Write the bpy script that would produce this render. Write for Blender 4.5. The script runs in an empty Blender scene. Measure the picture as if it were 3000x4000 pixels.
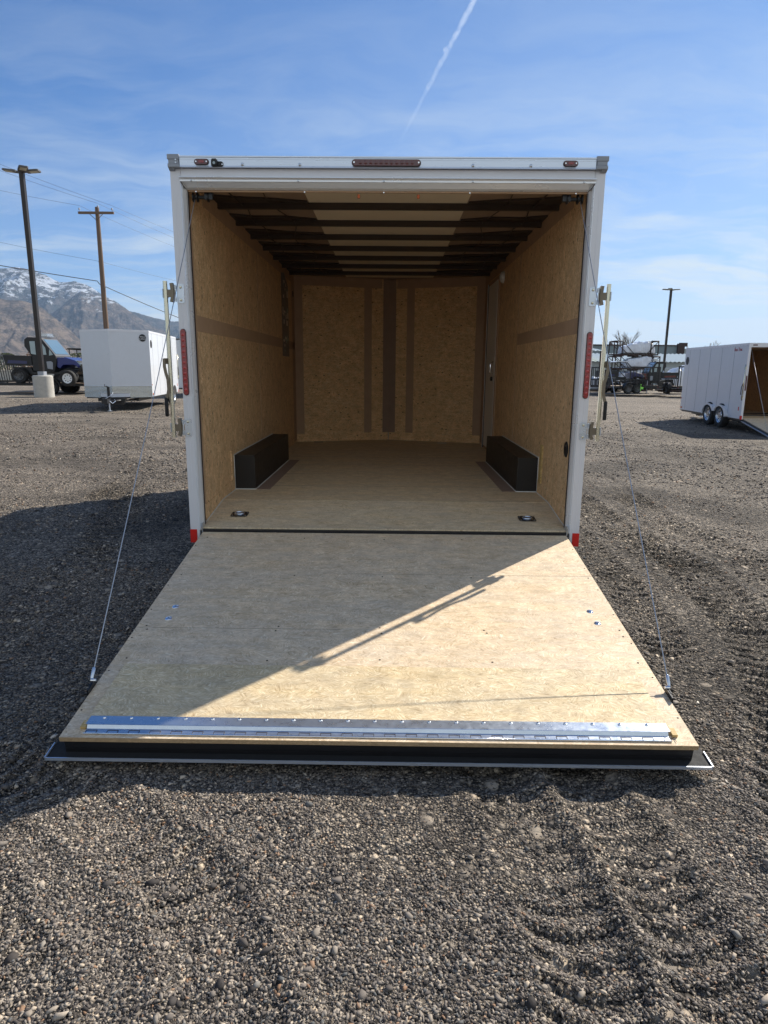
import bpy, bmesh, math, random
import numpy as np
from mathutils import Matrix, Vector, noise as mnoise

SC = bpy.context.scene
COL = SC.collection
R = math.radians

# ------------------------------------------------------------------ camera
FPX = 2546.1
PITCH, YAW, ROLL = R(12.396), R(-0.570), R(-0.471)
fw = Vector((math.sin(YAW)*math.cos(PITCH), math.cos(YAW)*math.cos(PITCH), -math.sin(PITCH)))
rt = fw.cross(Vector((0, 0, 1))).normalized(); up = rt.cross(fw)
r2 = rt*math.cos(ROLL) - up*math.sin(ROLL); u2 = rt*math.sin(ROLL) + up*math.cos(ROLL)
cd = bpy.data.cameras.new('camera'); cam = bpy.data.objects.new('camera', cd); COL.objects.link(cam)
cam.matrix_world = Matrix(((r2.x, u2.x, -fw.x, 0.0396), (r2.y, u2.y, -fw.y, -4.2158), (r2.z, u2.z, -fw.z, 1.0643), (0, 0, 0, 1)))
cd.sensor_fit = 'VERTICAL'; cd.sensor_height = 24.0; cd.sensor_width = 24.0
cd.lens = 24.0*FPX/4000.0
cd.clip_start = 0.05; cd.clip_end = 90000
SC.camera = cam

# ------------------------------------------------------------------ light
SUN_EL, SUN_AZ = R(38.0), R(47.5)          # azimuth from +Y towards +X
sl = bpy.data.lights.new('sun', 'SUN'); so = bpy.data.objects.new('sun', sl); COL.objects.link(so)
sl.energy = 5.0; sl.angle = R(0.5); sl.color = (1.0, 0.935, 0.82)
sd = Vector((math.sin(SUN_AZ)*math.cos(SUN_EL), math.cos(SUN_AZ)*math.cos(SUN_EL), math.sin(SUN_EL)))
so.rotation_euler = sd.to_track_quat('Z', 'Y').to_euler(); so.location = (30, 30, 40)
SC.view_settings.view_transform = 'Standard'; SC.view_settings.look = 'None'
SC.view_settings.gamma = 1.0; SC.view_settings.exposure = 0.64
SKY_STRENGTH = 0.105
SC.cycles.max_bounces = 8; SC.cycles.diffuse_bounces = 4; SC.cycles.transparent_max_bounces = 12
SC.cycles.volume_bounces = 0; SC.cycles.use_denoising = True

# ------------------------------------------------------------------ node helpers
class NT:
    def __init__(s, tree): s.t = tree; s.n = tree.nodes; s.l = tree.links
    def node(s, typ, **kw):
        n = s.n.new(typ)
        for k, v in kw.items(): setattr(n, k, v)
        return n
    def put(s, sock, v):
        if isinstance(v, bpy.types.NodeSocket): s.l.new(v, sock)
        elif v is not None:
            if hasattr(sock.default_value, '__len__') and not hasattr(v, '__len__'): v = (v,)*len(sock.default_value)
            if hasattr(v, '__len__') and len(sock.default_value) == 4 and len(v) == 3: v = (*v, 1)
            sock.default_value = v
    def math(s, op, a, b=None, c=None, clamp=False):
        n = s.node('ShaderNodeMath', operation=op); n.use_clamp = clamp
        s.put(n.inputs[0], a); s.put(n.inputs[1], b)
        if c is not None: s.put(n.inputs[2], c)
        return n.outputs[0]
    def vmath(s, op, a, b=None):
        n = s.node('ShaderNodeVectorMath', operation=op); s.put(n.inputs[0], a); s.put(n.inputs[1], b)
        return n.outputs['Value'] if op in ('DOT_PRODUCT', 'LENGTH') else n.outputs[0]
    def mix(s, f, a, b, mode='MIX'):
        n = s.node('ShaderNodeMix', data_type='RGBA', blend_type=mode)
        s.put(n.inputs[0], f); s.put(n.inputs[6], a); s.put(n.inputs[7], b); return n.outputs[2]
    def ramp(s, f, stops, interp='LINEAR'):
        n = s.node('ShaderNodeValToRGB'); n.color_ramp.interpolation = interp
        e = n.color_ramp.elements
        while len(e) < len(stops): e.new(0.5)
        for x, (p, c) in zip(e, stops):
            x.position = p; x.color = (*c, 1) if hasattr(c, '__len__') else (c, c, c, 1)
        s.put(n.inputs[0], f); return n.outputs[0]
    def noise(s, v, scale, detail=3, rough=.5, dist=0, out=0):
        n = s.node('ShaderNodeTexNoise'); s.put(n.inputs['Vector'], v); n.inputs['Scale'].default_value = scale
        n.inputs['Detail'].default_value = detail; n.inputs['Roughness'].default_value = rough
        n.inputs['Distortion'].default_value = dist; return n.outputs[out]
    def voro(s, v, scale, feature='F1', out='Color', rnd=1.0):
        n = s.node('ShaderNodeTexVoronoi', feature=feature); s.put(n.inputs['Vector'], v)
        n.inputs['Scale'].default_value = scale; n.inputs['Randomness'].default_value = rnd; return n.outputs[out]
    def mapping(s, v, loc=(0, 0, 0), rot=(0, 0, 0), sc=(1, 1, 1)):
        n = s.node('ShaderNodeMapping'); s.put(n.inputs[0], v); n.inputs[1].default_value = loc
        n.inputs[2].default_value = rot; n.inputs[3].default_value = sc; return n.outputs[0]
    def bump(s, h, strength=.3, dist=.01, nrm=None):
        n = s.node('ShaderNodeBump'); s.put(n.inputs['Height'], h); n.inputs['Strength'].default_value = strength
        n.inputs['Distance'].default_value = dist
        if nrm: s.l.new(nrm, n.inputs['Normal'])
        return n.outputs[0]

MATS = {}
def new_mat(name):
    m = bpy.data.materials.new(name); m.use_nodes = True; t = NT(m.node_tree)
    b = t.n['Principled BSDF']; MATS[name] = m; return m, t, b
def co(t): return t.node('ShaderNodeTexCoord').outputs['Object']
def pmat(name, col, rough=.5, metal=0, var=.08, scale=6, bump=.05, bscale=40, coat=0, spec=.5, trans=0, aniso=None, dirt=None):
    m, t, b = new_mat(name); c = co(t)
    if aniso: c = t.mapping(c, sc=aniso)
    nz = t.noise(c, scale, 4, .6)
    lo = tuple(max(0, x*(1-var)) for x in col); hi = tuple(min(1, x*(1+var)) for x in col)
    base = t.mix(nz, lo, hi)
    if dirt:
        d = t.math('MULTIPLY', t.ramp(t.noise(c, scale*2.3, 6, .7), [(.45, 0.0), (.75, 1.0)]), dirt[1])
        base = t.mix(d, base, dirt[0])
    t.put(b.inputs['Base Color'], base)
    t.put(b.inputs['Roughness'], t.math('MULTIPLY_ADD', t.noise(c, scale*3, 3), .2, rough-.1, clamp=True))
    b.inputs['Metallic'].default_value = metal; b.inputs['Specular IOR Level'].default_value = spec
    b.inputs['Coat Weight'].default_value = coat; b.inputs['Coat Roughness'].default_value = .08
    b.inputs['Transmission Weight'].default_value = trans
    if bump: t.put(b.inputs['Normal'], t.bump(t.noise(c, bscale, 4), bump, .01))
    return m

def osb(name, tones, grey=.0, long='x', rough=.62, flake=1.0, seed=0.0, dark=.35):
    """oriented strand board: overlapping long strands in several directions"""
    m, t, b = new_mat(name); c0 = co(t)
    if long == 'wall': c0 = t.mapping(c0, rot=(0, R(90), R(0)))           # y-z plane -> x-y
    if long == 'nose': c0 = t.mapping(c0, rot=(R(90), 0, 0))
    c0 = t.mapping(c0, loc=(seed, seed*1.7, 0))
    def flakes(cw, cl, off, rng_, st):
        cc = t.mapping(c0, loc=(off, off*.7, 0), sc=(1/cl, 1/cw, 1))
        jit = t.vmath('SCALE', t.noise(c0, 14, 2, out=1), None); t.n[-1].inputs['Scale'].default_value = .9
        v = t.voro(t.vmath('ADD', cc, jit), 1.0)
        sep = t.node('ShaderNodeSeparateColor'); t.put(sep.inputs[0], v)
        vr = t.node('ShaderNodeVectorRotate', rotation_type='Z_AXIS'); t.put(vr.inputs['Vector'], c0)
        t.put(vr.inputs['Angle'], t.math('MULTIPLY', t.math('SUBTRACT', sep.outputs[0], .5), rng_))
        fine = t.noise(t.mapping(vr.outputs[0], loc=(off*9, off*5, 0), sc=(st*.15, st, 1)), 1.0, 3, .7)
        return t.math('ADD', t.math('MULTIPLY', sep.outputs[1], .14), t.math('MULTIPLY_ADD', fine, 1.5, -.32)), sep.outputs[2]
    layers = [flakes(.030*flake, .085*flake, 0, 1.2, 150/flake), flakes(.034*flake, .060*flake, 3.3, 5.2, 125/flake), flakes(.022*flake, .055*flake, 7.9, 2.8, 190/flake)]
    val, _ = layers[0]
    for k, (v, msk) in enumerate(layers[1:]):
        f = t.math('GREATER_THAN', msk, [.45, .5][k])
        mx = t.node('ShaderNodeMix', data_type='FLOAT'); t.put(mx.inputs[0], f); t.put(mx.inputs[2], val); t.put(mx.inputs[3], v); val = mx.outputs[0]
    n = len(tones)-1
    colr = t.ramp(val, [(.14+.68*i/n, c) for i, c in enumerate(tones)])
    big = t.noise(c0, 1.3, 4, .6)
    colr = t.mix(t.math('MULTIPLY', t.ramp(big, [(.35, 0.0), (.7, 1.0)]), .35), colr, tones[1])
    mott = t.noise(t.mapping(c0, sc=(3.2, 13, 1)), 2.6, 5, .7); mott2 = t.noise(c0, 11, 5, .75)
    colr = t.mix(1.0, colr, t.math('ADD', t.math('MULTIPLY', mott, .62), t.math('MULTIPLY_ADD', mott2, .85, .265)), 'MULTIPLY')
    if grey:
        gn = t.ramp(t.noise(t.mapping(c0, sc=(1, 3.5, 1)), 2.1, 5, .7), [(.38, 0.0), (.62, 1.0)])
        colr = t.mix(t.math('MULTIPLY', gn, grey), colr, tuple(sum(tones[1])/3*k for k in (.98, .98, .96)))
    specks = t.math('LESS_THAN', t.voro(t.mapping(c0, sc=(9, 16, 1)), 1.0, out='Distance'), .11)
    colr = t.mix(t.math('MULTIPLY', specks, dark), colr, tuple(x*.35 for x in tones[0]))
    t.put(b.inputs['Base Color'], colr); b.inputs['Roughness'].default_value = rough
    b.inputs['Specular IOR Level'].default_value = .35
    t.put(b.inputs['Normal'], t.bump(val, .35, .0025))
    return m

# ------------------------------------------------------------------ mesh helpers
class MB:
    """collects shapes, then links them as one mesh object"""
    def __init__(s): s.v = []; s.f = []; s.m = []; s.sm = []
    def add(s, vs, fs, mi=0, smooth=False):
        o = len(s.v); s.v += [tuple(v) for v in vs]; s.f += [tuple(i+o for i in f) for f in fs]
        s.m += [mi]*len(fs); s.sm += [smooth]*len(fs); return s
    def box(s, c, d, M=None, mi=0):
        x, y, z = c; a, b, e = d[0]/2, d[1]/2, d[2]/2
        vs = [Vector((x+i*a, y+j*b, z+k*e)) for i in (-1, 1) for j in (-1, 1) for k in (-1, 1)]
        if M: vs = [M @ v for v in vs]
        return s.add(vs, [(0, 1, 3, 2), (4, 6, 7, 5), (0, 4, 5, 1), (2, 3, 7, 6), (0, 2, 6, 4), (1, 5, 7, 3)], mi)
    def bb(s, x0, x1, y0, y1, z0, z1, M=None, mi=0):
        return s.box(((x0+x1)/2, (y0+y1)/2, (z0+z1)/2), (abs(x1-x0), abs(y1-y0), abs(z1-z0)), M, mi)
    def prism(s, poly, axis, a, b, mi=0, M=None, smooth=False):
        """poly: 2-D outline in the two other axes, extruded along axis from a to b"""
        def mk(p, q):
            if axis == 'x': return Vector((q, p[0], p[1]))
            if axis == 'y': return Vector((p[0], q, p[1]))
            return Vector((p[0], p[1], q))
        n = len(poly); vs = [mk(p, a) for p in poly]+[mk(p, b) for p in poly]
        if M: vs = [M @ v for v in vs]
        ar = sum(poly[i][0]*poly[(i+1) % n][1]-poly[(i+1) % n][0]*poly[i][1] for i in range(n))
        fl = (ar < 0) ^ (axis == 'y') ^ (b < a)
        F = [tuple(range(n))[::-1], tuple(range(n, 2*n))]+[(i, (i+1) % n, n+(i+1) % n, n+i) for i in range(n)]
        if fl: F = [f[::-1] for f in F]
        o = len(s.f); s.add(vs, F, mi)
        if smooth:
            for i in range(o+2, len(s.f)): s.sm[i] = True
        return s
    def tube(s, p, r, n=8, mi=0, caps=True):
        """swept tube through points p; r number or list"""
        P = [Vector(q) for q in p]; rr = r if hasattr(r, '__len__') else [r]*len(P); rings = []
        ref = None
        for i, q in enumerate(P):
            d = (P[min(i+1, len(P)-1)]-P[max(i-1, 0)]).normalized()
            if ref is None: ref = Vector((0, 0, 1)) if abs(d.z) < .9 else Vector((1, 0, 0))
            a = d.cross(ref).normalized(); b = a.cross(d).normalized(); ref = b
            rings.append([q+a*math.cos(2*math.pi*k/n)*rr[i]+b*math.sin(2*math.pi*k/n)*rr[i] for k in range(n)])
        vs = [v for rg in rings for v in rg]
        fs = [(i*n+k, i*n+(k+1) % n, (i+1)*n+(k+1) % n, (i+1)*n+k) for i in range(len(P)-1) for k in range(n)]
        s.add(vs, fs, mi, True)
        if caps:
            s.add(rings[0], [tuple(range(n))], mi); s.add(rings[-1], [tuple(range(n))[::-1]], mi)
        return s
    def lathe(s, prof, c, axis='z', n=24, mi=0, M=None):
        """prof: (radius, height) along axis, closed on itself at the ends by caps when radius 0"""
        vs = []
        for r_, h in prof:
            for k in range(n):
                a = 2*math.pi*k/n; x, y = r_*math.cos(a), r_*math.sin(a)
                v = {'z': (x, y, h), 'x': (h, x, y), 'y': (y, h, x)}[axis]
                v = Vector(v)+Vector(c); vs.append(M @ v if M else v)
        fs = [(i*n+k, i*n+(k+1) % n, (i+1)*n+(k+1) % n, (i+1)*n+k) for i in range(len(prof)-1) for k in range(n)]
        return s.add(vs, fs, mi, True)
    def cyl(s, c, r, h, axis='z', n=20, mi=0, M=None):
        return s.lathe([(0, -h/2), (r, -h/2), (r, h/2), (0, h/2)], c, axis, n, mi, M)
    def build(s, name, mats, parent=None, off=None, bevel=0, autosmooth=True):
        me = bpy.data.meshes.new(name); me.from_pydata(s.v, [], s.f)
        if not hasattr(mats, '__len__'): mats = [mats]
        for m in mats: me.materials.append(m)
        me.polygons.foreach_set('material_index', s.m); me.polygons.foreach_set('use_smooth', s.sm)
        me.update()
        bm = bmesh.new(); bm.from_mesh(me); bmesh.ops.remove_doubles(bm, verts=bm.verts, dist=1e-5)
        bmesh.ops.recalc_face_normals(bm, faces=bm.faces)
        for e in bm.edges:
            if len(e.link_faces) == 2 and e.calc_face_angle(0) > R(40): e.smooth = False
        bm.to_mesh(me); bm.free()
        o = bpy.data.objects.new(name, me); COL.objects.link(o)
        if parent is not None: o.parent = parent
        if off is not None: o.location = off
        if bevel:
            b = o.modifiers.new('bevel', 'BEVEL'); b.width = bevel; b.segments = 2; b.limit_method = 'ANGLE'; b.angle_limit = R(40)
        return o

def thing(name, label, cat, loc=(0, 0, 0), rz=0, group=None):
    o = bpy.data.objects.new(name, None); COL.objects.link(o); o.empty_display_size = .3
    o.location = loc; o.rotation_euler = (0, 0, rz); tag(o, label, cat, group); return o
def tag(o, label=None, cat=None, group=None, kind=None):
    if label: o['label'] = label
    if cat: o['category'] = cat
    if group: o['group'] = group
    if kind: o['kind'] = kind
    return o
def kids(o): return [c for c in list(COL.objects) if c.parent == o]
def copy_tree(o, parent=None):
    c = o.copy(); COL.objects.link(c); c.parent = parent
    for ch in kids(o): copy_tree(ch, c)
    return c
def text_mesh(mb, s, size, M, depth=.002, mi=0):
    cu = bpy.data.curves.new('lettering', 'FONT'); cu.body = s; cu.size = size; cu.align_x = 'CENTER'; cu.align_y = 'CENTER'
    cu.extrude = depth; cu.resolution_u = 3
    ob = bpy.data.objects.new('lettering', cu); me = bpy.data.meshes.new_from_object(ob)
    mb.add([M @ v.co for v in me.vertices], [tuple(p.vertices) for p in me.polygons], mi)
    bpy.data.objects.remove(ob); bpy.data.curves.remove(cu); bpy.data.meshes.remove(me)
def rot(ax, deg): return Matrix.Rotation(R(deg), 4, ax)
def tr(*p): return Matrix.Translation(p)

# ------------------------------------------------------------------ world
w = bpy.data.worlds.new('World'); SC.world = w; w.use_nodes = True
t = NT(w.node_tree); bg = t.n['Background']
sky = t.node('ShaderNodeTexSky', sky_type='NISHITA'); sky.sun_disc = False
sky.sun_elevation = SUN_EL; sky.sun_rotation = SUN_AZ; sky.altitude = 1300; sky.air_density = 1.0; sky.dust_density = 0.3; sky.ozone_density = 3.5
d = t.node('ShaderNodeTexCoord').outputs['Generated']
sep = t.node('ShaderNodeSeparateXYZ'); t.put(sep.inputs[0], d); dx, dy, dz = sep.outputs
zc = t.math('ADD', t.math('MAXIMUM', dz, 0.0), .12)
comb = t.node('ShaderNodeCombineXYZ'); t.put(comb.inputs[0], t.math('DIVIDE', dx, zc)); t.put(comb.inputs[1], t.math('DIVIDE', dy, zc))
pl = comb.outputs[0]
warp = t.vmath('SCALE', t.noise(pl, .9, 4, .55, out=1)); t.n[-1].inputs['Scale'].default_value = .9
plw = t.vmath('ADD', pl, warp)
streak = t.noise(t.mapping(plw, rot=(0, 0, R(35)), sc=(.45, 1.5, 1)), 1.1, 8, .62)
veil = t.noise(t.mapping(plw, rot=(0, 0, R(-20)), sc=(.7, .8, 1)), .55, 5, .5)
right = t.math('MULTIPLY_ADD', dx, .85, .34, clamp=True)
low = t.math('SUBTRACT', 1.0, t.math('MULTIPLY', dz, 1.55), clamp=True)          # 1 at horizon
cl = t.math('MULTIPLY', t.ramp(streak, [(.46, 0.0), (.76, 1.0)]), t.math('MULTIPLY', t.math('POWER', low, 1.8), 1.35))
cl = t.math('ADD', cl, t.math('MULTIPLY', t.ramp(veil, [(.36, 0.0), (.72, 1.0)]), t.math('MULTIPLY', right, .40)))
hor = t.math('MULTIPLY', t.math('POWER', low, 3.0), t.math('MULTIPLY_ADD', right, .62, .58))
back_fill = t.math('MULTIPLY', t.math('MULTIPLY_ADD', dy, -1.6, -.15, clamp=True), t.math('MULTIPLY_ADD', streak, .7, .34))  # unseen extra cloud behind the camera, added to brighten the interior and shadows
cl = t.math('ADD', t.math('ADD', cl, hor), back_fill, clamp=True)
def puff(cl, direc, size, k, sc):
    dd = Vector(direc).normalized()
    ds = t.vmath('LENGTH', t.vmath('SUBTRACT', t.vmath('ADD', d, (0, 0, 0)), tuple(dd)))
    g = t.math('SUBTRACT', 1.0, t.math('DIVIDE', ds, size), clamp=True)
    nn = t.noise(d, sc, 7, .65, .4)
    return t.math('MAXIMUM', cl, t.math('MULTIPLY', t.ramp(t.math('ADD', t.math('MULTIPLY', g, .55), nn), [(.68, 0.0), (.95, 1.0)]), k))
cl = puff(cl, (.440, 1.03, .245), .13, .42, 9)
cl = puff(cl, (.50, 1.03, .20), .20, .35, 6)
cl = puff(cl, (.36, 1.03, .16), .20, .30, 5)
cl = puff(cl, (.600, 1.06, .41), .06, .85, 16)
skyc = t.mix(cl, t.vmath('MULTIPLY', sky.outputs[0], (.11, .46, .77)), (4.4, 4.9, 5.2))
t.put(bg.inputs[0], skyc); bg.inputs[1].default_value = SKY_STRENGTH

# ------------------------------------------------------------------ materials
M_white = pmat('white_paint', (.63, .65, .69), .32, 0, .03, 3, .03, 6, coat=.3, dirt=((.45, .42, .38), .10))
M_post = pmat('silver_paint', (.70, .70, .73), .42, .15, .03, 2, .02, 20)
M_rail = pmat('brushed_rail', (.66, .72, .82), .30, .65, .05, 5, .03, 30, aniso=(.4, 8, 8))
M_jamb = pmat('bright_jamb', (.86, .88, .91), .30, .35, .02, 2, 0)
M_cap = pmat('grey_corner_cap', (.30, .32, .36), .5, .2, .08, 8)
M_galv = pmat('galvanised_steel', (.62, .67, .74), .30, .9, .10, 14, .03, 25, dirt=((.54, .58, .63), .4))
M_zinc = pmat('zinc_steel', (.70, .66, .52), .24, .9, .03, 3, 0)
M_zdark = pmat('dark_zinc', (.20, .17, .13), .38, .8, .2, 12)
M_black = pmat('black_metal', (.010, .010, .012), .38, 0, .3, 6)
M_blackp = pmat('black_plastic', (.012, .012, .013), .55, 0, .2, 10)
M_rubber = pmat('rubber', (.016, .016, .017), .8, 0, .25, 14, .2, 60)
M_box = pmat('black_wheel_box', (.014, .012, .011), .48, 0, .3, 6, .1, 30)
M_caulk = pmat('pale_caulk', (.62, .62, .60), .7, 0, .1, 30)
M_strip = pmat('brown_wall_strip', (.46, .30, .185), .7, 0, .18, 9, .1, 50)
M_floor_strip = pmat('brown_floor_strip', (.30, .21, .165), .7, 0, .15, 9)
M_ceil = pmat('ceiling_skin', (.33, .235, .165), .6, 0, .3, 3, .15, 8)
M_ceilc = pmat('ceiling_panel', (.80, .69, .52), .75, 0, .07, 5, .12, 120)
M_bow = pmat('roof_bow', (.050, .035, .027), .55, .2, .2, 6)
M_red = pmat('red_lens', (.24, .004, .006), .12, 0, .2, 30, .3, 180, coat=1)
M_redhi = pmat('red_lens_cell', (.42, .02, .02), .12, 0, .3, 60, .3, 200, coat=1)
M_redd = pmat('dark_red_lens', (.085, .004, .008), .15, 0, .2, 40, .2, 160, coat=1)
M_tape = pmat('red_reflective_tape', (.62, .015, .010), .35, 0, .12, 90, .05, 200)
M_orange = pmat('orange_clip', (.50, .10, .02), .5)
M_chrome = pmat('chrome', (.8, .8, .82), .1, 1.0, .02)
M_door = pmat('side_door_skin', (.72, .70, .66), .45, .1, .03)
M_domel = pmat('white_dome_lens', (.75, .74, .70), .3)
M_cable = pmat('wire_rope', (.42, .44, .48), .38, .85, .3, 200)
M_ringsteel = pmat('tie_down_steel', (.42, .48, .58), .22, 1.0, .2, 40)
M_poster = [pmat('poster_dark', (.11, .095, .085), .4), pmat('poster_pale', (.60, .48, .40), .4), pmat('poster_green', (.20, .25, .22), .4)]
M_concrete = pmat('concrete', (.46, .44, .40), .85, 0, .12, 4, .4, 30, dirt=((.25, .24, .22), .4))
M_bronze = pmat('dark_bronze_pole', (.028, .022, .020), .4, .3, .2)
M_lamp = pmat('lamp_lens', (.50, .47, .36), .3)
M_lampgrey = pmat('lamp_housing', (.10, .095, .09), .45, .3)
M_wood = pmat('weathered_pole_wood', (.155, .105, .075), .85, 0, .3, 3, .6, 30, aniso=(6, 6, .5))
M_wire = pmat('line_wire', (.05, .05, .055), .6)
M_dplate = pmat('diamond_plate', (.50, .50, .47), .22, .9, .15, 3, .0)
M_tyre = pmat('tyre', (.020, .019, .018), .85, 0, .3, 9, .3, 50)
M_rimw = pmat('white_rim', (.72, .74, .76), .35)
M_rims = pmat('silver_rim', (.50, .52, .55), .25, .8)
M_rimd = pmat('dark_rim', (.10, .10, .105), .35, .6)
M_blue = pmat('blue_plastic', (.008, .018, .15), .35, 0, .1, coat=.3)
M_redpl = pmat('red_plastic', (.12, .016, .012), .3, 0, .1, coat=.5)
M_darkblue = pmat('dark_blue_plastic', (.010, .014, .085), .35, 0, .1, coat=.4)
M_yellow = pmat('yellow_paint', (.65, .50, .02), .5)
M_green = pmat('green_tag', (.25, .75, .10), .5)
M_wrap = pmat('white_shrink_wrap', (.66, .70, .78), .35, 0, .05, 3, .6, 5, coat=.3)
M_rust = pmat('rusty_crate_steel', (.045, .026, .022), .7, .3, .4)
M_pallet = pmat('pallet_wood', (.24, .18, .13), .85)
M_metalwall = pmat('grey_blue_siding', (.19, .235, .26), .6, .1, .08, 2, .5, 3, aniso=(12, 1, .2))
M_metalwall2 = pmat('pale_siding', (.34, .38, .39), .6, .1, .06, 2, .5, 3, aniso=(10, 1, .2))
M_roofm = pmat('corrugated_roof', (.55, .62, .62), .45, .15, .08, 2, .2, 5)
M_brownt = pmat('dark_brown_trim', (.035, .018, .017), .6)
M_glass = pmat('tinted_glass', (.10, .17, .22), .08, 0, .1, coat=1)
M_clearwin = pmat('pale_window', (.30, .38, .40), .12, 0, .25, 3, coat=1)
M_gasket = pmat('dark_gasket', (.045, .033, .030), .6)
M_bark = pmat('bare_branches', (.16, .135, .12), .9, 0, .2)
M_text = pmat('red_lettering', (.40, .03, .04), .5)
M_textw = pmat('white_lettering', (.7, .7, .7), .5)
TONE_RAMP = [(.34, .212, .115), (.62, .46, .285), (.75, .578, .385), (.95, .83, .64)]
M_osb_ramp = osb('osb_ramp', TONE_RAMP, grey=.22, seed=2.0, dark=.25)
M_osb_flap = osb('osb_flap', [(.33, .215, .10), (.57, .425, .24), (.70, .55, .33), (.92, .80, .57)], grey=.18, seed=7.0, dark=.25)
M_osb_floor = osb('osb_floor', [(.36, .25, .14), (.58, .435, .265), (.70, .555, .36), (.84, .70, .49)], grey=.25, seed=4.0)
M_osb_wall = osb('osb_wall', [(.21, .105, .045), (.60, .375, .195), (.77, .53, .29), (.94, .76, .50)], long='wall', seed=1.0, dark=.85)
M_osb_nose = osb('osb_nose', [(.23, .11, .045), (.70, .43, .20), (.87, .59, .30), (.95, .77, .48)], long='nose', seed=5.0, dark=.85)
M_osb_kick = osb('osb_kick', [(.30, .19, .07), (.50, .34, .13), (.64, .46, .19), (.74, .58, .30)], long='wall', seed=3.0)
M_osb_edge = pmat('osb_cut_edge', (.40, .28, .16), .8, 0, .35, 60, .5, 140)

# diamond plate bump
mt = NT(M_dplate.node_tree); cc = co(mt)
v1 = mt.voro(mt.mapping(cc, sc=(26, 26, 26)), 1.0, out='Distance', rnd=0.0)
mt.put(mt.n['Principled BSDF'].inputs['Normal'], mt.bump(mt.math('ADD', v1, mt.noise(cc, 3, 3)), .5, .02))

# glossy thin skin of parked trailers: slight oil-canning
for mm in (M_white,):
    mt = NT(mm.node_tree); cc = co(mt)
    mt.put(mt.n['Principled BSDF'].inputs['Normal'], mt.bump(mt.noise(cc, 1.6, 2, .5), .35, .03))
    mt.n['Principled BSDF'].inputs['Roughness'].default_value = .2

# ------------------------------------------------------------------ ground
rng = np.random.default_rng(11)
_perm = rng.random((256, 256))
def vnoise(x, y):
    xi = np.floor(x).astype(int); yi = np.floor(y).astype(int); fx = x-xi; fy = y-yi
    fx = fx*fx*(3-2*fx); fy = fy*fy*(3-2*fy)
    a = _perm[xi % 256, yi % 256]; b = _perm[(xi+1) % 256, yi % 256]; c = _perm[xi % 256, (yi+1) % 256]; e = _perm[(xi+1) % 256, (yi+1) % 256]
    return (a*(1-fx)+b*fx)*(1-fy)+(c*(1-fx)+e*fx)*fy-.5
def fbm(x, y, o=4, lac=2.03, g=.5):
    s = 0; a = 1
    for i in range(o): s = s+a*vnoise(x*lac**i+i*17.3, y*lac**i+i*5.1); a *= g
    return s
def sstep(a, b, x): q = np.clip((x-a)/(b-a), 0, 1); return q*q*(3-2*q)
def gbase(x, y):
    s = sstep(-2.5, 2.0, y)
    return -.438-.012*np.clip(x, -18, 18)*s + .02*sstep(8, 22, y)
def track(x, y, pts, width, wl, amp):
    """tread prints pressed along a polyline path"""
    best = np.full(np.shape(x), 1e9); sp = np.zeros(np.shape(x)); acc = 0
    for (x0, y0), (x1, y1) in zip(pts[:-1], pts[1:]):
        L = math.hypot(x1-x0, y1-y0); ux, uy = (x1-x0)/L, (y1-y0)/L
        s = np.clip((x-x0)*ux+(y-y0)*uy, 0, L); dd = np.hypot(x-x0-s*ux, y-y0-s*uy)
        side = (x-x0)*uy-(y-y0)*ux
        q = dd < best; best = np.where(q, dd, best); sp = np.where(q, acc+s+.25*np.abs(side), sp); acc += L
    m = 1-sstep(width*.5, width*.85, best)
    ph = 2*math.pi*sp/wl+1.6*fbm(x*3, y*3, 2)*2
    amp = amp*1.45
    fr = np.mod(ph/(2*math.pi), 1.0); rip = np.where(fr < .72, fr/.72, (1-fr)/.28)*1.25-.45
    mod = .35+1.3*np.clip(fbm(x*2.1+9, y*2.1, 3)+.45, 0, 1)
    rim = np.exp(-((best-width*.72)/.05)**2)*amp*.8
    return m*(amp*rip*mod-amp*.7)+rim
TRK = [([(2.35, 4.5), (2.25, 2.4), (2.42, .9), (2.25, -.4), (1.95, -1.4), (1.5, -2.4)], .34, .115, .016),
       ([(3.1, 5.5), (2.9, 2.6), (3.05, 1.0), (2.95, -.6), (2.6, -2.0)], .30, .11, .014),
       ([(1.72, 3.2), (1.8, 1.6), (1.72, .2), (1.6, -.9)], .22, .10, .010),
       ([(.42, -1.9), (.52, -2.3), (.56, -2.8), (.50, -3.6)], .20, .085, .012),
       ([(.74, -1.95), (.84, -2.4), (.88, -2.9), (.80, -3.6)], .20, .085, .013),
       ([(-1.5, -2.0), (-.95, -2.25), (-.55, -2.55), (-.3, -3.0), (-.2, -3.6)], .20, .085, .011), ([(-1.9, -2.3), (-1.2, -2.6), (-.85, -2.95), (-.7, -3.6)], .18, .085, .010),
       ([(-3.0, 3.4), (-2.7, 2.2), (-2.3, .5), (-2.2, -1.2), (-2.6, -2.6)], .30, .12, .009), ([(-4.2, 6.5), (-3.4, 4.6), (-3.2, 3.0)], .3, .12, .012),
       ([(-6, 9), (-3.5, 8.0), (-1, 8.5)], .3, .14, .012), ([(4, 12), (5.5, 7), (5.2, 3)], .35, .13, .015), ([(6.5, 14), (8, 8), (7.5, 3)], .35, .13, .015)]
def H(x, y):
    z = gbase(x, y) + .030*fbm(x*.55, y*.55, 3) + .012*fbm(x*3.1+5, y*3.1, 3)+.006*fbm(x*11, y*11+4, 2)
    for p in TRK: z = z+track(x, y, *p)
    z = z - .03*np.exp(-((x)**2/1.4+(y+1.2)**2/2.0))*.3
    far = sstep(10, 40, np.hypot(x, y)); return z*(1-far)+gbase(x, y)*far
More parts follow.
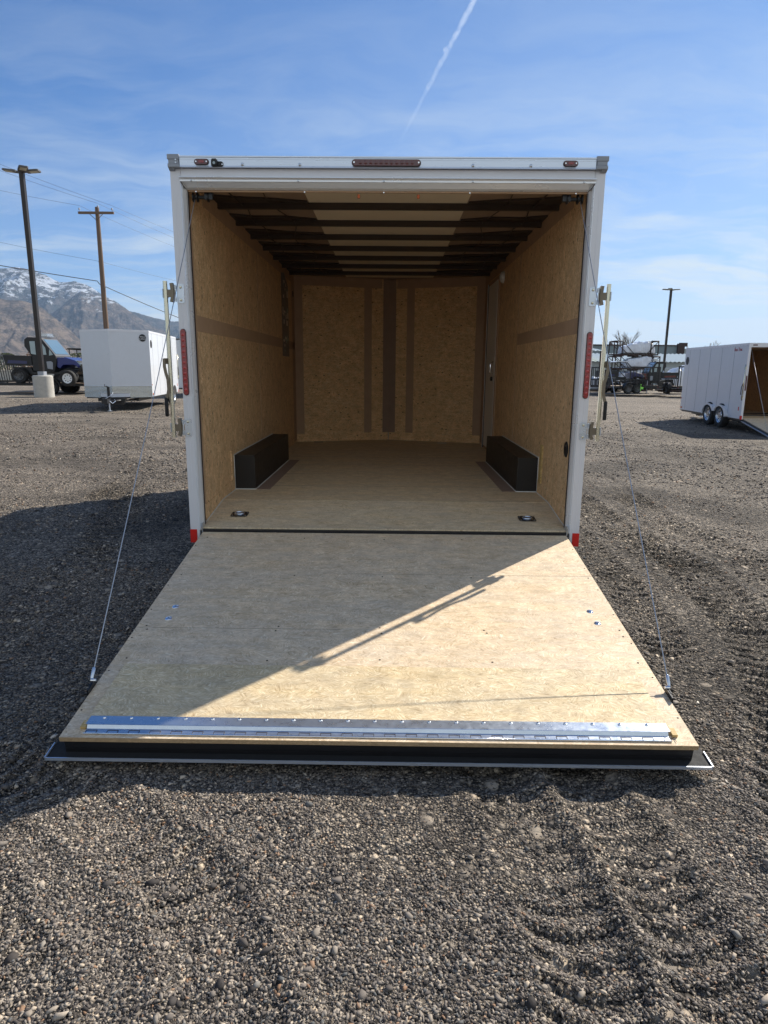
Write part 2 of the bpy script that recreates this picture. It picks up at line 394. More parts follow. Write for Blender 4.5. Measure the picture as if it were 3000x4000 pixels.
def axis(lo, hi, step, a, b):
    c = list(np.arange(lo, hi+step, step)); s = step; x = c[-1]
    while x < b: s *= 1.09; x += s; c.append(min(x, b))
    s = step; x = c[0]; out = []
    while x > a: s *= 1.09; x -= s; out.append(max(x, a))
    return np.array(out[::-1]+c)
xs = axis(-3.0, 3.9, .019, -8200, 8200); ys = axis(-3.3, 3.6, .019, -500, 8200)
X, Y = np.meshgrid(xs, ys); Z = H(X, Y)
nx, ny = len(xs), len(ys)
def grid_mesh(name, P, nx, ny, mat, smooth=True):
    me = bpy.data.meshes.new(name); me.vertices.add(nx*ny); me.vertices.foreach_set('co', P.reshape(-1).astype('f4'))
    i = np.arange(nx-1)[None, :]+np.arange(ny-1)[:, None]*nx
    q = np.stack([i, i+1, i+1+nx, i+nx], -1).reshape(-1, 4)
    n = len(q); me.loops.add(n*4); me.loops.foreach_set('vertex_index', q.reshape(-1).astype('i4'))
    me.polygons.add(n); me.polygons.foreach_set('loop_start', np.arange(n, dtype='i4')*4); me.polygons.foreach_set('loop_total', np.full(n, 4, 'i4'))
    me.update(); me.validate(); me.polygons.foreach_set('use_smooth', np.full(n, smooth)); me.materials.append(mat)
    o = bpy.data.objects.new(name, me); COL.objects.link(o); return o

mg, t, b = new_mat('gravel_ground'); c = co(t)
STONE = [(0.0, (.022, .021, .022)), (.16, (.068, .062, .060)), (.38, (.15, .136, .124)), (.60, (.24, .217, .192)), (.80, (.35, .312, .265)), (.93, (.47, .40, .32)), (1.0, (.60, .54, .47))]
def cell(scale, seed):
    cc = t.mapping(c, loc=(seed, seed, 0)); col = t.voro(cc, scale); dist = t.voro(cc, scale, out='Distance')
    s = t.node('ShaderNodeSeparateColor'); t.put(s.inputs[0], col); return s.outputs[0], s.outputs[1], dist
c1, k1, d1 = cell(95, 0); c2, k2, d2 = cell(46, 3.3); c3, k3, d3 = cell(20, 7.7)
big = t.math('GREATER_THAN', k2, .72); big3 = t.math('GREATER_THAN', k3, .975)
def fmix(f, a, b_):
    n = t.node('ShaderNodeMix', data_type='FLOAT'); t.put(n.inputs[0], f); t.put(n.inputs[2], a); t.put(n.inputs[3], b_); return n.outputs[0]
val = fmix(big3, fmix(big, c1, c2), c3); dst = fmix(big3, fmix(big, d1, d2), d3)
stone = t.ramp(val, STONE)
large = t.noise(c, .22, 5, .6); med = t.noise(c, 1.7, 5, .65)
dust = t.mix(t.ramp(large, [(.3, 0.0), (.7, 1.0)]), (.245, .218, .190), (.33, .296, .254))
length = t.vmath('LENGTH', c)
farf = t.math('DIVIDE', t.math('SUBTRACT', length, 3.0), 22.0, clamp=True)
stone = t.mix(t.math('MULTIPLY_ADD', farf, .25, .10), stone, dust)
# long soft tyre lanes across the lot
lane = t.noise(t.mapping(c, rot=(0, 0, R(14)), sc=(.16, 1.1, 1)), 1.0, 5, .65)
lane_tone = t.math('MULTIPLY', t.math('MULTIPLY_ADD', lane, 1.5, .25), t.math('MULTIPLY_ADD', med, .5, .75))  # uneven gravel tone from lanes and noise
stone = t.mix(1.0, stone, lane_tone, 'MULTIPLY')
gap = t.ramp(dst, [(.35, 1.0), (.75, .28)])
gapm = t.mix(farf, gap, (.8, .8, .8)); stone = t.mix(1.0, stone, gapm, 'MULTIPLY')
dirtf = t.math('MULTIPLY', t.ramp(t.noise(c, .02, 3), [(.45, 0.0), (.6, 1.0)]), t.math('DIVIDE', t.math('SUBTRACT', length, 45.0), 60.0, clamp=True))
moist = t.ramp(t.noise(t.mapping(c, loc=(4, 2, 0), sc=(1, .7, 1)), .62, 5, .6), [(.44, 1.0), (.60, .50)])
stone = t.mix(1.0, stone, t.mix(farf, moist, (.95, .95, .95)), 'MULTIPLY')
stone = t.mix(1.0, stone, (1.28, 1.21, 1.12), 'MULTIPLY')
stone = t.mix(dirtf, stone, (.17, .145, .085))
t.put(b.inputs['Base Color'], stone); b.inputs['Roughness'].default_value = .9; b.inputs['Specular IOR Level'].default_value = .25
hgt = t.math('ADD', t.math('MULTIPLY', t.math('SUBTRACT', 1.0, dst), 1.0), t.math('MULTIPLY', c1, .3))
bp = t.node('ShaderNodeBump'); bp.inputs['Strength'].default_value = 1.0; bp.inputs['Distance'].default_value = .02; t.put(bp.inputs['Height'], hgt)
bp2 = t.node('ShaderNodeBump'); bp2.inputs['Strength'].default_value = .8; bp2.inputs['Distance'].default_value = .10
t.put(bp2.inputs['Height'], t.math('ADD', t.noise(t.mapping(c, sc=(.6, 1.6, 1)), 1.4, 6, .65), t.math('MULTIPLY', c3, .06))); t.l.new(bp.outputs[0], bp2.inputs['Normal'])
t.put(b.inputs['Normal'], bp2.outputs[0])
gnd = grid_mesh('ground', np.stack([X, Y, Z], -1), nx, ny, mg); tag(gnd, kind='structure')

# loose stones
mstone, t, b = new_mat('loose_stone'); at = t.node('ShaderNodeAttribute', attribute_name='tint')
sp = t.node('ShaderNodeSeparateColor'); t.put(sp.inputs[0], at.outputs['Color'])
sc_ = t.ramp(sp.outputs[0], [(0.0, (.024, .023, .024)), (.2, (.075, .069, .067)), (.42, (.165, .150, .138)), (.66, (.27, .245, .215)), (.84, (.40, .355, .30)), (.94, (.50, .43, .34)), (1.0, (.66, .62, .56))])
sc_ = t.mix(t.math('MULTIPLY', t.math('GREATER_THAN', sp.outputs[1], .965), .6), sc_, (.33, .20, .12))
sc_ = t.mix(t.math('MULTIPLY', t.math('LESS_THAN', sp.outputs[1], .07), .6), sc_, (.13, .145, .155))
sc_ = t.mix(1.0, sc_, t.math('MULTIPLY_ADD', t.noise(co(t), 160, 3), .5, .75), 'MULTIPLY')
sc_ = t.mix(1.0, sc_, (1.10, 1.04, .98), 'MULTIPLY')
t.put(b.inputs['Base Color'], sc_); b.inputs['Roughness'].default_value = .85; b.inputs['Specular IOR Level'].default_value = .25
def stones(name, label):
    g = (1+5**.5)/2
    iv = np.array([(-1, g, 0), (1, g, 0), (-1, -g, 0), (1, -g, 0), (0, -1, g), (0, 1, g), (0, -1, -g), (0, 1, -g), (g, 0, -1), (g, 0, 1), (-g, 0, -1), (-g, 0, 1)], float)
    iv /= np.linalg.norm(iv[0])
    fi = np.array([(0, 11, 5), (0, 5, 1), (0, 1, 7), (0, 7, 10), (0, 10, 11), (1, 5, 9), (5, 11, 4), (11, 10, 2), (10, 7, 6), (7, 1, 8), (3, 9, 4), (3, 4, 2), (3, 2, 6), (3, 6, 8), (3, 8, 9), (4, 9, 5), (2, 4, 11), (6, 2, 10), (8, 6, 7), (9, 8, 1)])
    xs_, ys_, ss_ = [], [], []
    def scatter(n, x0, x1, y0, y1, s0, s1, cond=None, pw=2.2):
        x = rng.uniform(x0, x1, n); y = rng.uniform(y0, y1, n); s = s0+(s1-s0)*rng.random(n)**pw
        if cond is not None: k = cond(x, y); x, y, s = x[k], y[k], s[k]
        xs_.append(x); ys_.append(y); ss_.append(s)
    cy = 4.2158
    vis = lambda x, y: (np.abs(x) < .66*(y+cy)+.35)
    clear = lambda x, y: vis(x, y) & ~((np.abs(x) < 1.16) & (y > -1.95) & (y < 5))
    scatter(240000, -1.9, 1.9, -3.25, -1.9, .0013, .0064, clear, 3.0)
    scatter(1500, -1.9, 1.9, -3.25, -1.9, .006, .015, clear, 2.5)
    scatter(160000, -4, 4, -1.95, .4, .0018, .0078, clear, 3.2)
    scatter(1500, -4, 4, -1.95, .4, .008, .018, clear, 2.5)
    scatter(56000, -6.5, 6.5, .4, 4.5, .0045, .014, clear, 3)
    scatter(34000, -11, 11, 4.5, 12, .010, .020, clear, 2)
    scatter(9000, -16, 16, 12, 22, .014, .028, vis, 2)
    x = np.concatenate(xs_); y = np.concatenate(ys_); s = np.concatenate(ss_)
    fines = sstep(.02, .22, fbm(x*1.15+3, y*.9+7, 4))                # patches of packed fines: fewer, smaller stones
    k = rng.random(len(x)) > .55*fines; x, y, s, fines = x[k], y[k], s[k]*(1-.32*fines[k]), fines[k]; n = len(x)
    z = H(x, y)
    V = iv[None]*(1+rng.uniform(-.52, .42, (n, 12, 1)))
    V = V*np.stack([rng.uniform(.8, 1.75, n), rng.uniform(.6, 1.1, n), rng.uniform(.32, .8, n)], -1)[:, None, :]
    a = rng.uniform(0, 2*np.pi, n); b_ = rng.normal(0, .5, n); ca, sa, cb, sb = np.cos(a), np.sin(a), np.cos(b_), np.sin(b_)
    x1 = V[..., 0]; y1 = V[..., 1]*cb[:, None]-V[..., 2]*sb[:, None]; z1 = V[..., 1]*sb[:, None]+V[..., 2]*cb[:, None]
    V = np.stack([x1*ca[:, None]-y1*sa[:, None], x1*sa[:, None]+y1*ca[:, None], z1], -1)*s[:, None, None]
    V += np.stack([x, y, z+s*rng.uniform(.0, .45, n)], -1)[:, None, :]
    me = bpy.data.meshes.new(name); me.vertices.add(n*12); me.vertices.foreach_set('co', V.reshape(-1).astype('f4'))
    F = (fi[None]+np.arange(n)[:, None, None]*12).reshape(-1); m = n*20
    me.loops.add(m*3); me.loops.foreach_set('vertex_index', F.astype('i4')); me.polygons.add(m)
    me.polygons.foreach_set('loop_start', np.arange(m, dtype='i4')*3); me.polygons.foreach_set('loop_total', np.full(m, 3, 'i4'))
    me.update()
    at = me.color_attributes.new('tint', 'FLOAT_COLOR', 'POINT')
    tint = np.repeat(np.stack([np.clip(rng.beta(1.5, 2.1, n)*(1-.30*fines)+.10*fbm(x*.7+2, y*.7, 3), 0, 1), rng.random(n), rng.random(n), np.ones(n)], -1), 12, 0)
    at.data.foreach_set('color', tint.reshape(-1).astype('f4'))
    me.materials.append(mstone); o = bpy.data.objects.new(name, me); COL.objects.link(o); return o
gv = stones('gravel', ''); tag(gv, 'loose crushed grey and tan gravel covering the lot', 'gravel', kind='stuff')

# ------------------------------------------------------------------ mountains
def terrain(name, prof, yc, depth0, depth1, amp, seed, mat, a0, a1, na=520, nd=190):
    a = np.linspace(a0, a1, na); tt = np.linspace(0, 1, nd)
    pa = np.array([p[0] for p in prof]); ph = np.array([p[1] for p in prof])
    A, T = np.meshgrid(a, tt); Yd = yc-depth0+(depth0+depth1)*T; tc = depth0/(depth0+depth1)
    hz = np.interp(A, pa, ph)*yc
    up_ = np.clip(T/tc, 0, 1); dn = np.clip((T-tc)/(1-tc), 0, 1)
    Xw = A*(yc+(Yd-yc)*.6)
    base = hz*(up_**1.15)*(1-dn**1.3)
    x, y = Xw/560+seed, Yd/560+seed*2
    rid = 0; am = 1; mask = 1
    for i in range(6):
        n_ = 1-np.abs(2*vnoise(x*2.0**i+i*3.7+y*.35*2**i, y*.55*2.0**i+i*9.1)); rid = rid+am*(n_-.72)*mask; mask = np.clip(n_*1.2, 0, 1); am *= .60
    env = np.minimum(1, np.clip(up_*3, 0, 1))*(1-dn)*np.clip(hz/250, .15, 1)
    near_crest = np.exp(-((T-tc)/.10)**2)
    Zw = base+rid*amp*env*(1-.80*near_crest)-8
    return grid_mesh(name, np.stack([Xw, Yd, Zw+1.0], -1), na, nd, mat)
def mtn(name, lo, hi, snow0, snow1, snowk, forest):
    m, t, b = new_mat(name); g = t.node('ShaderNodeNewGeometry'); P = g.outputs['Position']; s = t.node('ShaderNodeSeparateXYZ'); t.put(s.inputs[0], P)
    n1 = t.noise(P, .011, 9, .78); n2 = t.noise(t.mapping(P, sc=(1, .5, 1.6)), .022, 6, .7)
    c = t.mix(t.ramp(n1, [(.42, 0.0), (.56, 1.0)]), lo, hi)
    c = t.mix(t.math('MULTIPLY', t.ramp(n2, [(.50, 0.0), (.60, 1.0)]), forest), c, (.040, .050, .048))
    h = t.math('DIVIDE', t.math('SUBTRACT', s.outputs[2], snow0), snow1-snow0, clamp=True); n3 = t.noise(P, .03, 6, .75)
    nrm = t.node('ShaderNodeSeparateXYZ'); t.put(nrm.inputs[0], g.outputs['Normal'])
    sn = t.math('MULTIPLY', t.ramp(t.math('ADD', t.math('MULTIPLY', t.noise(t.mapping(P, sc=(1, .6, 1.8)), .011, 8, .8), 1.0), t.math('MULTIPLY', h, .16)), [(.65, 0.0), (.685, 1.0)]), snowk)
    sn = t.math('MULTIPLY', sn, t.ramp(h, [(.0, 0.0), (.12, 1.0)]))
    c = t.mix(sn, c, (.72, .76, .84)); t.put(b.inputs['Base Color'], c); b.inputs['Roughness'].default_value = .95
    b.inputs['Specular IOR Level'].default_value = .1
    t.put(b.inputs['Normal'], t.bump(n1, 1.0, 70)); return m
M_m1 = mtn('snowy_ridge', (.035, .040, .042), (.13, .11, .10), 330, 560, .95, .85)
M_m2 = mtn('brown_peak', (.060, .052, .048), (.21, .165, .135), 260, 460, .85, .75)
M_m3 = mtn('tan_foothill', (.105, .082, .066), (.31, .235, .175), 300, 420, .3, .55)
h1 = terrain('hills', [(-.9, .11), (-.70, .125), (-.62, .137), (-.574, .1416), (-.54, .1395), (-.507, .1305), (-.489, .1215), (-.4666, .1235), (-.455, .119), (-.44, .1115), (-.4268, .1035), (-.39, .0845), (-.338, .0705), (-.3156, .0680), (-.28, .056), (-.2, .035), (-.1, .018), (0, .006), (.1, 0)], 5200, 1500, 900, 250, 3.1, M_m1, -.95, .1)
h2 = terrain('hills', [(-.95, .04), (-.62, .055), (-.53, .070), (-.50, .085), (-.475, .100), (-.458, .1085), (-.435, .106), (-.42, .098), (-.40, .088), (-.37, .070), (-.34, .052), (-.31, .036), (-.27, .02), (-.2, .005), (-.1, 0)], 4200, 1200, 600, 170, 8.4, M_m2, -.75, -.1)
h3 = terrain('hills', [(-1.1, .13), (-.8, .125), (-.66, .112), (-.60, .104), (-.574, .1005), (-.55, .1005), (-.53, .0965), (-.515, .088), (-.50, .075), (-.485, .062), (-.468, .045), (-.45, .026), (-.42, .008), (-.38, 0)], 3000, 900, 600, 110, 5.7, M_m3, -1.1, -.38)
for h in (h1, h2, h3): tag(h, kind='structure')

# ------------------------------------------------------------------ main trailer
A = 0.1511; CA, SA = math.cos(A), math.sin(A)
MAIN = thing('cargo_trailer', 'large open enclosed trailer in the centre with its plywood ramp lowered towards the viewer', 'trailer', (0, 2.3, -.45))
OFF = (0, -2.3, .45)
def part(mb, name, mat, parent=MAIN, **kw):
    return mb.build(name, mat, parent, OFF if parent is MAIN else None, **kw)
FZ = .096; WI = 1.227; YB = .585
# exterior skins and V nose
nose_o = [(-1.285, 4.66), (0, 5.22), (1.285, 4.66)]
m = MB()
for s in (-1, 1):
    m.bb(s*1.239, s*1.287, .05, 4.66, -.13, 2.2605)
m.prism([(-1.287, 4.66), (0, 5.22), (1.287, 4.66), (1.239, 4.64), (0, 5.17), (-1.239, 4.64)], 'z', -.13, 2.2605)
part(m, 'body_shell', M_white)
m = MB(); m.prism([(-1.287, .05), (1.287, .05), (1.287, 4.66), (0, 5.22), (-1.287, 4.66)], 'z', 2.2585, 2.275); part(m, 'roof', M_white)
m = MB()
for s in (-1, 1): m = MB(); m.bb(s*1.2375, s*1.295, .051, 4.661, 2.216, 2.280); part(m, 'roof_trim', M_rail)
m = MB(); m.bb(-1.2, 1.2, .1, 4.6, -.11, -.02); m.bb(-.95, -.85, .02, 6.0, -.23, -.11); m.bb(.85, .95, .02, 4.9, -.23, -.11)
m.tube([(-.9, 4.6, -.17), (0, 6.5, -.17)], .05, 6); m.tube([(.9, 4.6, -.17), (0, 6.5, -.17)], .05, 6); part(m, 'chassis', M_black)
def wheel(parent, cx, cy, cz, r, wdt, rim_mat=M_rims, axis='x', name='wheel', off=None, s=1, holes=8):
    m = MB(); rr = r*.62
    m.lathe([(rr, -wdt/2), (r*.93, -wdt/2), (r, -wdt*.34), (r, wdt*.34), (r*.93, wdt/2), (rr, wdt/2), (rr, -wdt/2)], (cx, cy, cz), axis, 28)
    tyre = m.build(name, M_tyre, parent, off)
    m = MB(); d_ = {'x': Vector((1, 0, 0)), 'y': Vector((0, 1, 0))}[axis]
    m.lathe([(rr*1.0, s*wdt*.5), (rr*.93, s*wdt*.44), (rr*.86, s*wdt*.30), (rr*.5, s*wdt*.22), (rr*.42, s*wdt*.34), (rr*.2, s*wdt*.34), (rr*.2, s*wdt*.46), (0, s*wdt*.46)], (cx, cy, cz), axis, 28)
    m.lathe([(rr, -s*wdt*.3), (0, -s*wdt*.3)], (cx, cy, cz), axis, 20)
    for k in range(holes):
        a = 2*math.pi*k/holes; u, v = math.cos(a)*rr*.66, math.sin(a)*rr*.66
        p = (cx+s*wdt*.27, cy+u, cz+v) if axis == 'x' else (cx+u, cy+s*wdt*.27, cz+v)
        m.cyl(p, rr*.105, wdt*.05, axis, 8, 1)
    m.build('rim', [rim_mat, M_blackp], tyre); return tyre
for s in (-1, 1):
    for yy in (1.46, 2.30): wheel(MAIN, s*1.185, yy, -.12, .335, .2, off=OFF, s=s)
    m = MB(); pr = []
    for cy_ in (1.46, 2.30):
        for k in range(13):
            a = math.pi*(1-k/12); pr.append((cy_+.42*math.cos(a), -.13+.40*math.sin(a)))
    m.prism([(1.02, -.13)]+[(max(1.02, min(2.74, p[0])), p[1]) for p in pr]+[(2.74, -.13)], 'x', s*1.290, s*1.345); part(m, 'fender', M_white)

# rear frame
for s in (-1, 1):
    m = MB(); m.prism([(s*1.295, 0), (s*1.235, 0), (s*1.232, .004), (s*1.232, .09), (s*1.295, .09)], 'z', -.085, 2.2178)
    m.prism([(s*1.268, -.0015), (s*1.2655, -.0015), (s*1.2655, .001), (s*1.268, .001)], 'z', .01, 2.10)
    part(m, 'rear_post', M_post, bevel=.003)
    m = MB(); m.prism([(s*1.2345, -.004), (s*1.231, -.006), (s*1.2135, .030), (s*1.2115, .052), (s*1.2285, .055), (s*1.2345, .02)], 'z', .004, 2.135)
    m.prism([(s*1.2255, .003), (s*1.2235, .001), (s*1.2215, .007), (s*1.2235, .009)], 'z', .004, 2.13)
    part(m, 'door_jamb', M_jamb)
    m = MB(); m.prism([(s*1.2285, .056), (s*1.209, .056), (s*1.209, .072), (s*1.2285, .072)], 'z', .03, 2.11)
    part(m, 'door_seal', M_gasket)
    m = MB(); m.bb(s*1.2515, s*1.2965, -.0035, .0, -.084, .006); part(m, 'reflector', M_tape)
    # corner caps
    m = MB(); m.bb(s*1.228, s*1.299, -.034, .12, 2.262, 2.289); m.bb(s*1.232, s*1.293, -.031, .12, 2.238, 2.262); m.bb(s*1.2285, s*1.297, -.034, .12, 2.2185, 2.238)
    m.prism([(-.034, 2.2185), (.1, 2.2185), (.1, 2.205), (-.010, 2.205)], 'x', s*1.262, s*1.296)
    part(m, 'corner_cap', M_cap, bevel=.002)
    if s < 0:
        m = MB()
        for z_ in (2.258, 2.243): m.cyl((s*1.248, -.033, z_), .0045, .006, 'y', 10)
        part(m, 'rivet', M_galv)
m = MB(); m.bb(-1.2275, 1.2275, -.026, .09, 2.221, 2.274); m.bb(-1.2275, 1.2275, -.031, .0, 2.2745, 2.2815)
m.prism([(-.030, 2.2195), (-.026, 2.229), (-.022, 2.229), (-.022, 2.2195)], 'x', -1.2275, 1.2275)
m.bb(-1.2275, 1.2275, -.0275, -.024, 2.2625, 2.2655)
part(m, 'top_rail', M_rail)
m = MB(); m.bb(-1.231, 1.231, -.001, .09, 2.177, 2.2185); part(m, 'header', M_post)
m = MB(); m.prism([(-.001, 2.1775), (-.020, 2.172), (-.023, 2.166), (-.006, 2.158), (-.006, 2.148), (.000, 2.147), (.030, 2.122), (.050, 2.114), (.060, 2.118), (.06, 2.1765)], 'x', -1.238, 1.238)
part(m, 'drip_rail', M_jamb)
m = MB(); m.bb(-1.21, 1.21, .056, .074, 2.106, 2.1135); part(m, 'header_seal', M_strip)
for s in (-1, 1):
    m = MB(); m.prism([(s*1.2345, 2.1475), (s*1.2105, 2.1145), (s*1.2125, 2.113), (s*1.2365, 2.146)], 'y', -.0045, .045); part(m, 'mitre_joint', M_gasket)
for x in (-1.17, -.53, -.02, .51, 1.17):
    m = MB(); m.lathe([(0, -.012), (.005, -.0105), (.0068, -.007), (.0068, -.004)], (x, 0, 2.1535), 'y', 10); part(m, 'screw', M_galv)
for x in (-.855, -.515, .505, .845):
    m = MB(); m.lathe([(0, -.036), (.006, -.033), (.009, -.030), (.009, -.025)], (x, 0, 2.236), 'y', 8); part(m, 'bolt', M_galv)
for x in (-1.16, -.50, -.02, .5, 1.14):
    m = MB(); m.cyl((x, .054, 2.106), .004, .006, 'y', 8); part(m, 'screw', M_chrome)
for s in (-1, 1):
    for z_ in (2.02, 1.46, .93, .52, .46+.0):
        m = MB(); m.cyl((s*1.2185, .0545, z_), .0035, .006, 'y', 8); part(m, 'screw', M_chrome)
def capsule(m, cx, cz, L, h, y0, y1, vertical=False, mi=0, n=10):
    r_ = h/2; e = L/2-r_; P = []
    for k in range(n+1): a = -math.pi/2+math.pi*k/n; P.append((e+r_*math.cos(a), r_*math.sin(a)))
    for k in range(n+1): a = math.pi/2+math.pi*k/n; P.append((-e+r_*math.cos(a), r_*math.sin(a)))
    if vertical: P = [(q, p) for p, q in P]
    m.prism([(cx+p, cz+q) for p, q in P], 'y', y0, y1, mi)
for x in (-1.096, 1.077):
    m = MB(); capsule(m, x, 2.248, .088, .034, -.030, -.0255, mi=1); capsule(m, x, 2.248, .078, .028, -.037, -.030); capsule(m, x, 2.248, .034, .014, -.0395, -.037, mi=2)
    mk = part(m, 'marker_light', [M_redd, M_gasket, M_red])
    for q in (-.031, .031): m = MB(); m.cyl((x+q, -.0375, 2.248), .0042, .004, 'y', 8); m.build('screw', M_chrome, mk)
m = MB(); capsule(m, -.005, 2.247, .408, .040, -.030, -.0255, mi=1); capsule(m, -.005, 2.247, .398, .034, -.040, -.030)
bl = part(m, 'brake_light', [M_redd, M_gasket])
m = MB()
for q in range(11): m.lathe([(0, -.0425), (.008, -.0415), (.0115, -.040)], (-.005+(q-5)*.0305, 0, 2.247), 'y', 12)
m.build('lens_cell', M_redd, bl)
for q in (-.19, .19): m = MB(); m.cyl((-.005+q, -.0405, 2.247), .005, .004, 'y', 8); m.build('screw', M_chrome, bl)
m = MB(); capsule(m, -1.004, 2.236, .074, .030, -.032, -.0255); m.prism([(-1.034, 2.226), (-.999, 2.226), (-.997, 2.246), (-1.003, 2.260), (-1.028, 2.260), (-1.034, 2.250)], 'y', -.055, -.032)
wl_ = part(m, 'work_light', M_blackp, bevel=.002)
m = MB(); m.cyl((-1.016, -.0565, 2.236), .008, .003, 'y', 12); m.build('lens', M_clearwin, wl_)
for q in (-.032, .031): m = MB(); m.cyl((-1.004+q, -.0335, 2.234), .0038, .004, 'y', 8); m.build('screw', M_chrome, wl_)
for x in (-.173, .19):
    m = MB(); m.cyl((x, .072, 2.088), .008, .02, 'z', 10); part(m, 'seal_clip', M_orange)
# tail lights
for s in (-1, 1):
    m = MB(); capsule(m, s*1.270, 1.093, .412, .037, -.0025, .0, True, 1); capsule(m, s*1.270, 1.093, .404, .032, -.013, -.0025, True)
    tl = part(m, 'tail_light', [M_red, M_gasket], bevel=.0015)
    m = MB()
    for q in range(11):
        z_ = 1.093+(q-5)*.034
        m.lathe([(0, -.0155), (.006, -.0148), (.0095, -.013)], (s*1.270, 0, z_), 'y', 10)
    m.build('lens_cell', M_redhi, tl)

# latch bars
def strap(m, pts, wdt, thk, mi=0):
    """flat bar in the x-z plane through pts"""
    L = []; Rr = []
    for i, (x, z) in enumerate(pts):
        a = pts[max(i-1, 0)]; b_ = pts[min(i+1, len(pts)-1)]; dx_, dz_ = b_[0]-a[0], b_[1]-a[1]; l = math.hypot(dx_, dz_)
        nx_, nz_ = -dz_/l, dx_/l; L.append((x+nx_*wdt/2, z+nz_*wdt/2)); Rr.append((x-nx_*wdt/2, z-nz_*wdt/2))
    m.prism(L+Rr[::-1], 'y', thk[0], thk[1], mi)
for s in (-1, 1):
    m = MB(); m.tube([(s*1.362, -.012, .620), (s*1.362, -.012, 1.580)], .0135, 16)
    lb = part(m, 'latch_bar', M_zinc)
    for zc_ in (1.508, .683):
        m = MB(); P = []
        for (u, v) in ((1, 1), (-1, 1), (-1, -1), (1, -1)):
            for k in range(5):
                a = math.atan2(v, u)-math.pi/4+math.pi/2*k/4; P.append((s*(1.270)+u*.012+.009*math.cos(a), zc_+v*.048+.009*math.sin(a)))
        m.prism(P, 'y', -.0045, -.0005)
        m.bb(s*1.288, s*1.312, -.010, -.005, zc_+.022, zc_+.047); m.bb(s*1.288, s*1.312, -.010, -.005, zc_-.047, zc_-.022)
        m.tube([(s*1.300, -.014, zc_-.05), (s*1.300, -.014, zc_-.018)], .006, 8); m.tube([(s*1.300, -.014, zc_+.018), (s*1.300, -.014, zc_+.05)], .006, 8)
        m.tube([(s*1.300, -.014, zc_-.02), (s*1.300, -.014, zc_+.02)], .0045, 8)
        br = m.build('bracket', M_galv, lb)
        for q in (-.038, .038): m = MB(); m.lathe([(0, -.013), (.006, -.0115), (.0085, -.007), (.0085, -.0045)], (s*1.270, 0, zc_+q), 'y', 12); m.build('bolt', M_zinc, lb)
        m = MB(); strap(m, [(s*1.322, zc_+.060), (s*1.318, zc_+.030), (s*1.318, zc_-.025), (s*1.325, zc_-.052)], .019, (-.024, .004))
        m.bb(s*1.300, s*1.352, -.018, -.006, zc_-.022, zc_+.022); m.build('keeper', M_zdark, lb)
        m = MB(); m.prism([(s*1.372, -.030), (s*1.378, -.026), (s*1.378, .004), (s*1.372, .008), (s*1.350, .008), (s*1.350, -.002), (s*1.369, -.004)], 'z', zc_-.026, zc_+.026)
        m.build('cam', M_galv, lb)
    m = MB(); m.bb(s*1.372, s*1.392, -.028, -.004, 1.082, 1.118); m.cyl((s*1.382, -.030, 1.104), .005, .006, 'y', 10)
    m.build('pivot_clevis', M_zdark, lb)
    m = MB(); strap(m, [(s*1.388, 1.116), (s*1.389, 1.065), (s*1.383, 1.03), (s*1.372, .985), (s*1.371, .925), (s*1.378, .893), (s*1.388, .868)], .018, (-.040, -.032))
    hd = m.build('handle', M_zdark, lb)
    m = MB(); m.tube([(s*1.390, -.036, .875), (s*1.390, -.036, .868), (s*1.391, -.036, .76), (s*1.391, -.036, .757)], [.008, .0115, .0115, .009], 10); m.build('grip', M_rubber, lb)

# floor
m = MB(); m.bb(-WI, WI, YB, 4.57, FZ-.02, FZ); m.prism([(-WI, 4.57), (WI, 4.57), (0, 4.96)], 'z', FZ-.02, FZ)
m.prism([(.004, .020), (YB, FZ-.0015), (YB, FZ-.022), (.004, -.001)], 'x', -1.222, 1.222)
fl = part(m, 'floor', M_osb_floor)
m = MB()
for yy in (.585, 1.19, 1.83, 2.44, 3.05, 3.66): m.bb(-1.05, 1.05, yy-.0012, yy+.0012, FZ, FZ+.0008)
m.build('floor_seam', pmat('seam_dark', (.12, .10, .08), .9), fl)
m = MB(); m.bb(-1.208, 1.208, -.014, .002, -.022, .012); m.tube([(-1.205, -.012, -.012), (1.205, -.012, -.012)], .007, 8); m.bb(-1.23, 1.23, .004, .1, -.13, -.024)
part(m, 'threshold', M_black)
for s in (-1, 1):
    m = MB(); m.bb(s*1.2085, s*1.215, -.01, .03, -.01, .05); part(m, 'hinge_end', M_galv)
# walls
def seg_wall(s):
    m = MB(); m.prism([(.073, -.02), (.073, 2.19), (4.545, 2.225), (4.545, .09), (YB, .09)], 'x', s*WI, s*1.2385)
    return part(m, 'wall_panel', M_osb_wall)
wL, wR = seg_wall(-1), seg_wall(1)
def strip_wall(s, y0, y1, z0, z1, mat=M_strip, name='wall_strip', thk=.002, tilt=0, parent=None):
    m = MB(); m.prism([(y0, z0), (y0, z1), (y1, z1+tilt), (y1, z0+tilt)], 'x', s*WI, s*(WI-thk)); return m.build(name, mat, parent or (wL if s < 0 else wR))
for s, y1 in ((-1, 4.53), (1, 2.19)):
    strip_wall(s, .075, y1, 1.293, 1.393)
    strip_wall(s, .42, 4.53, 2.108, 2.222)
strip_wall(-1, .075, .16, .1, 2.1, thk=.0012); strip_wall(-1, 2.17, 2.182, .38, 2.1, thk=.003); strip_wall(1, 2.185, 2.197, .38, 2.1, thk=.003)
strip_wall(-1, 4.32, 4.535, .12, 2.106); strip_wall(1, 4.22, 4.535, .12, 2.106); pass
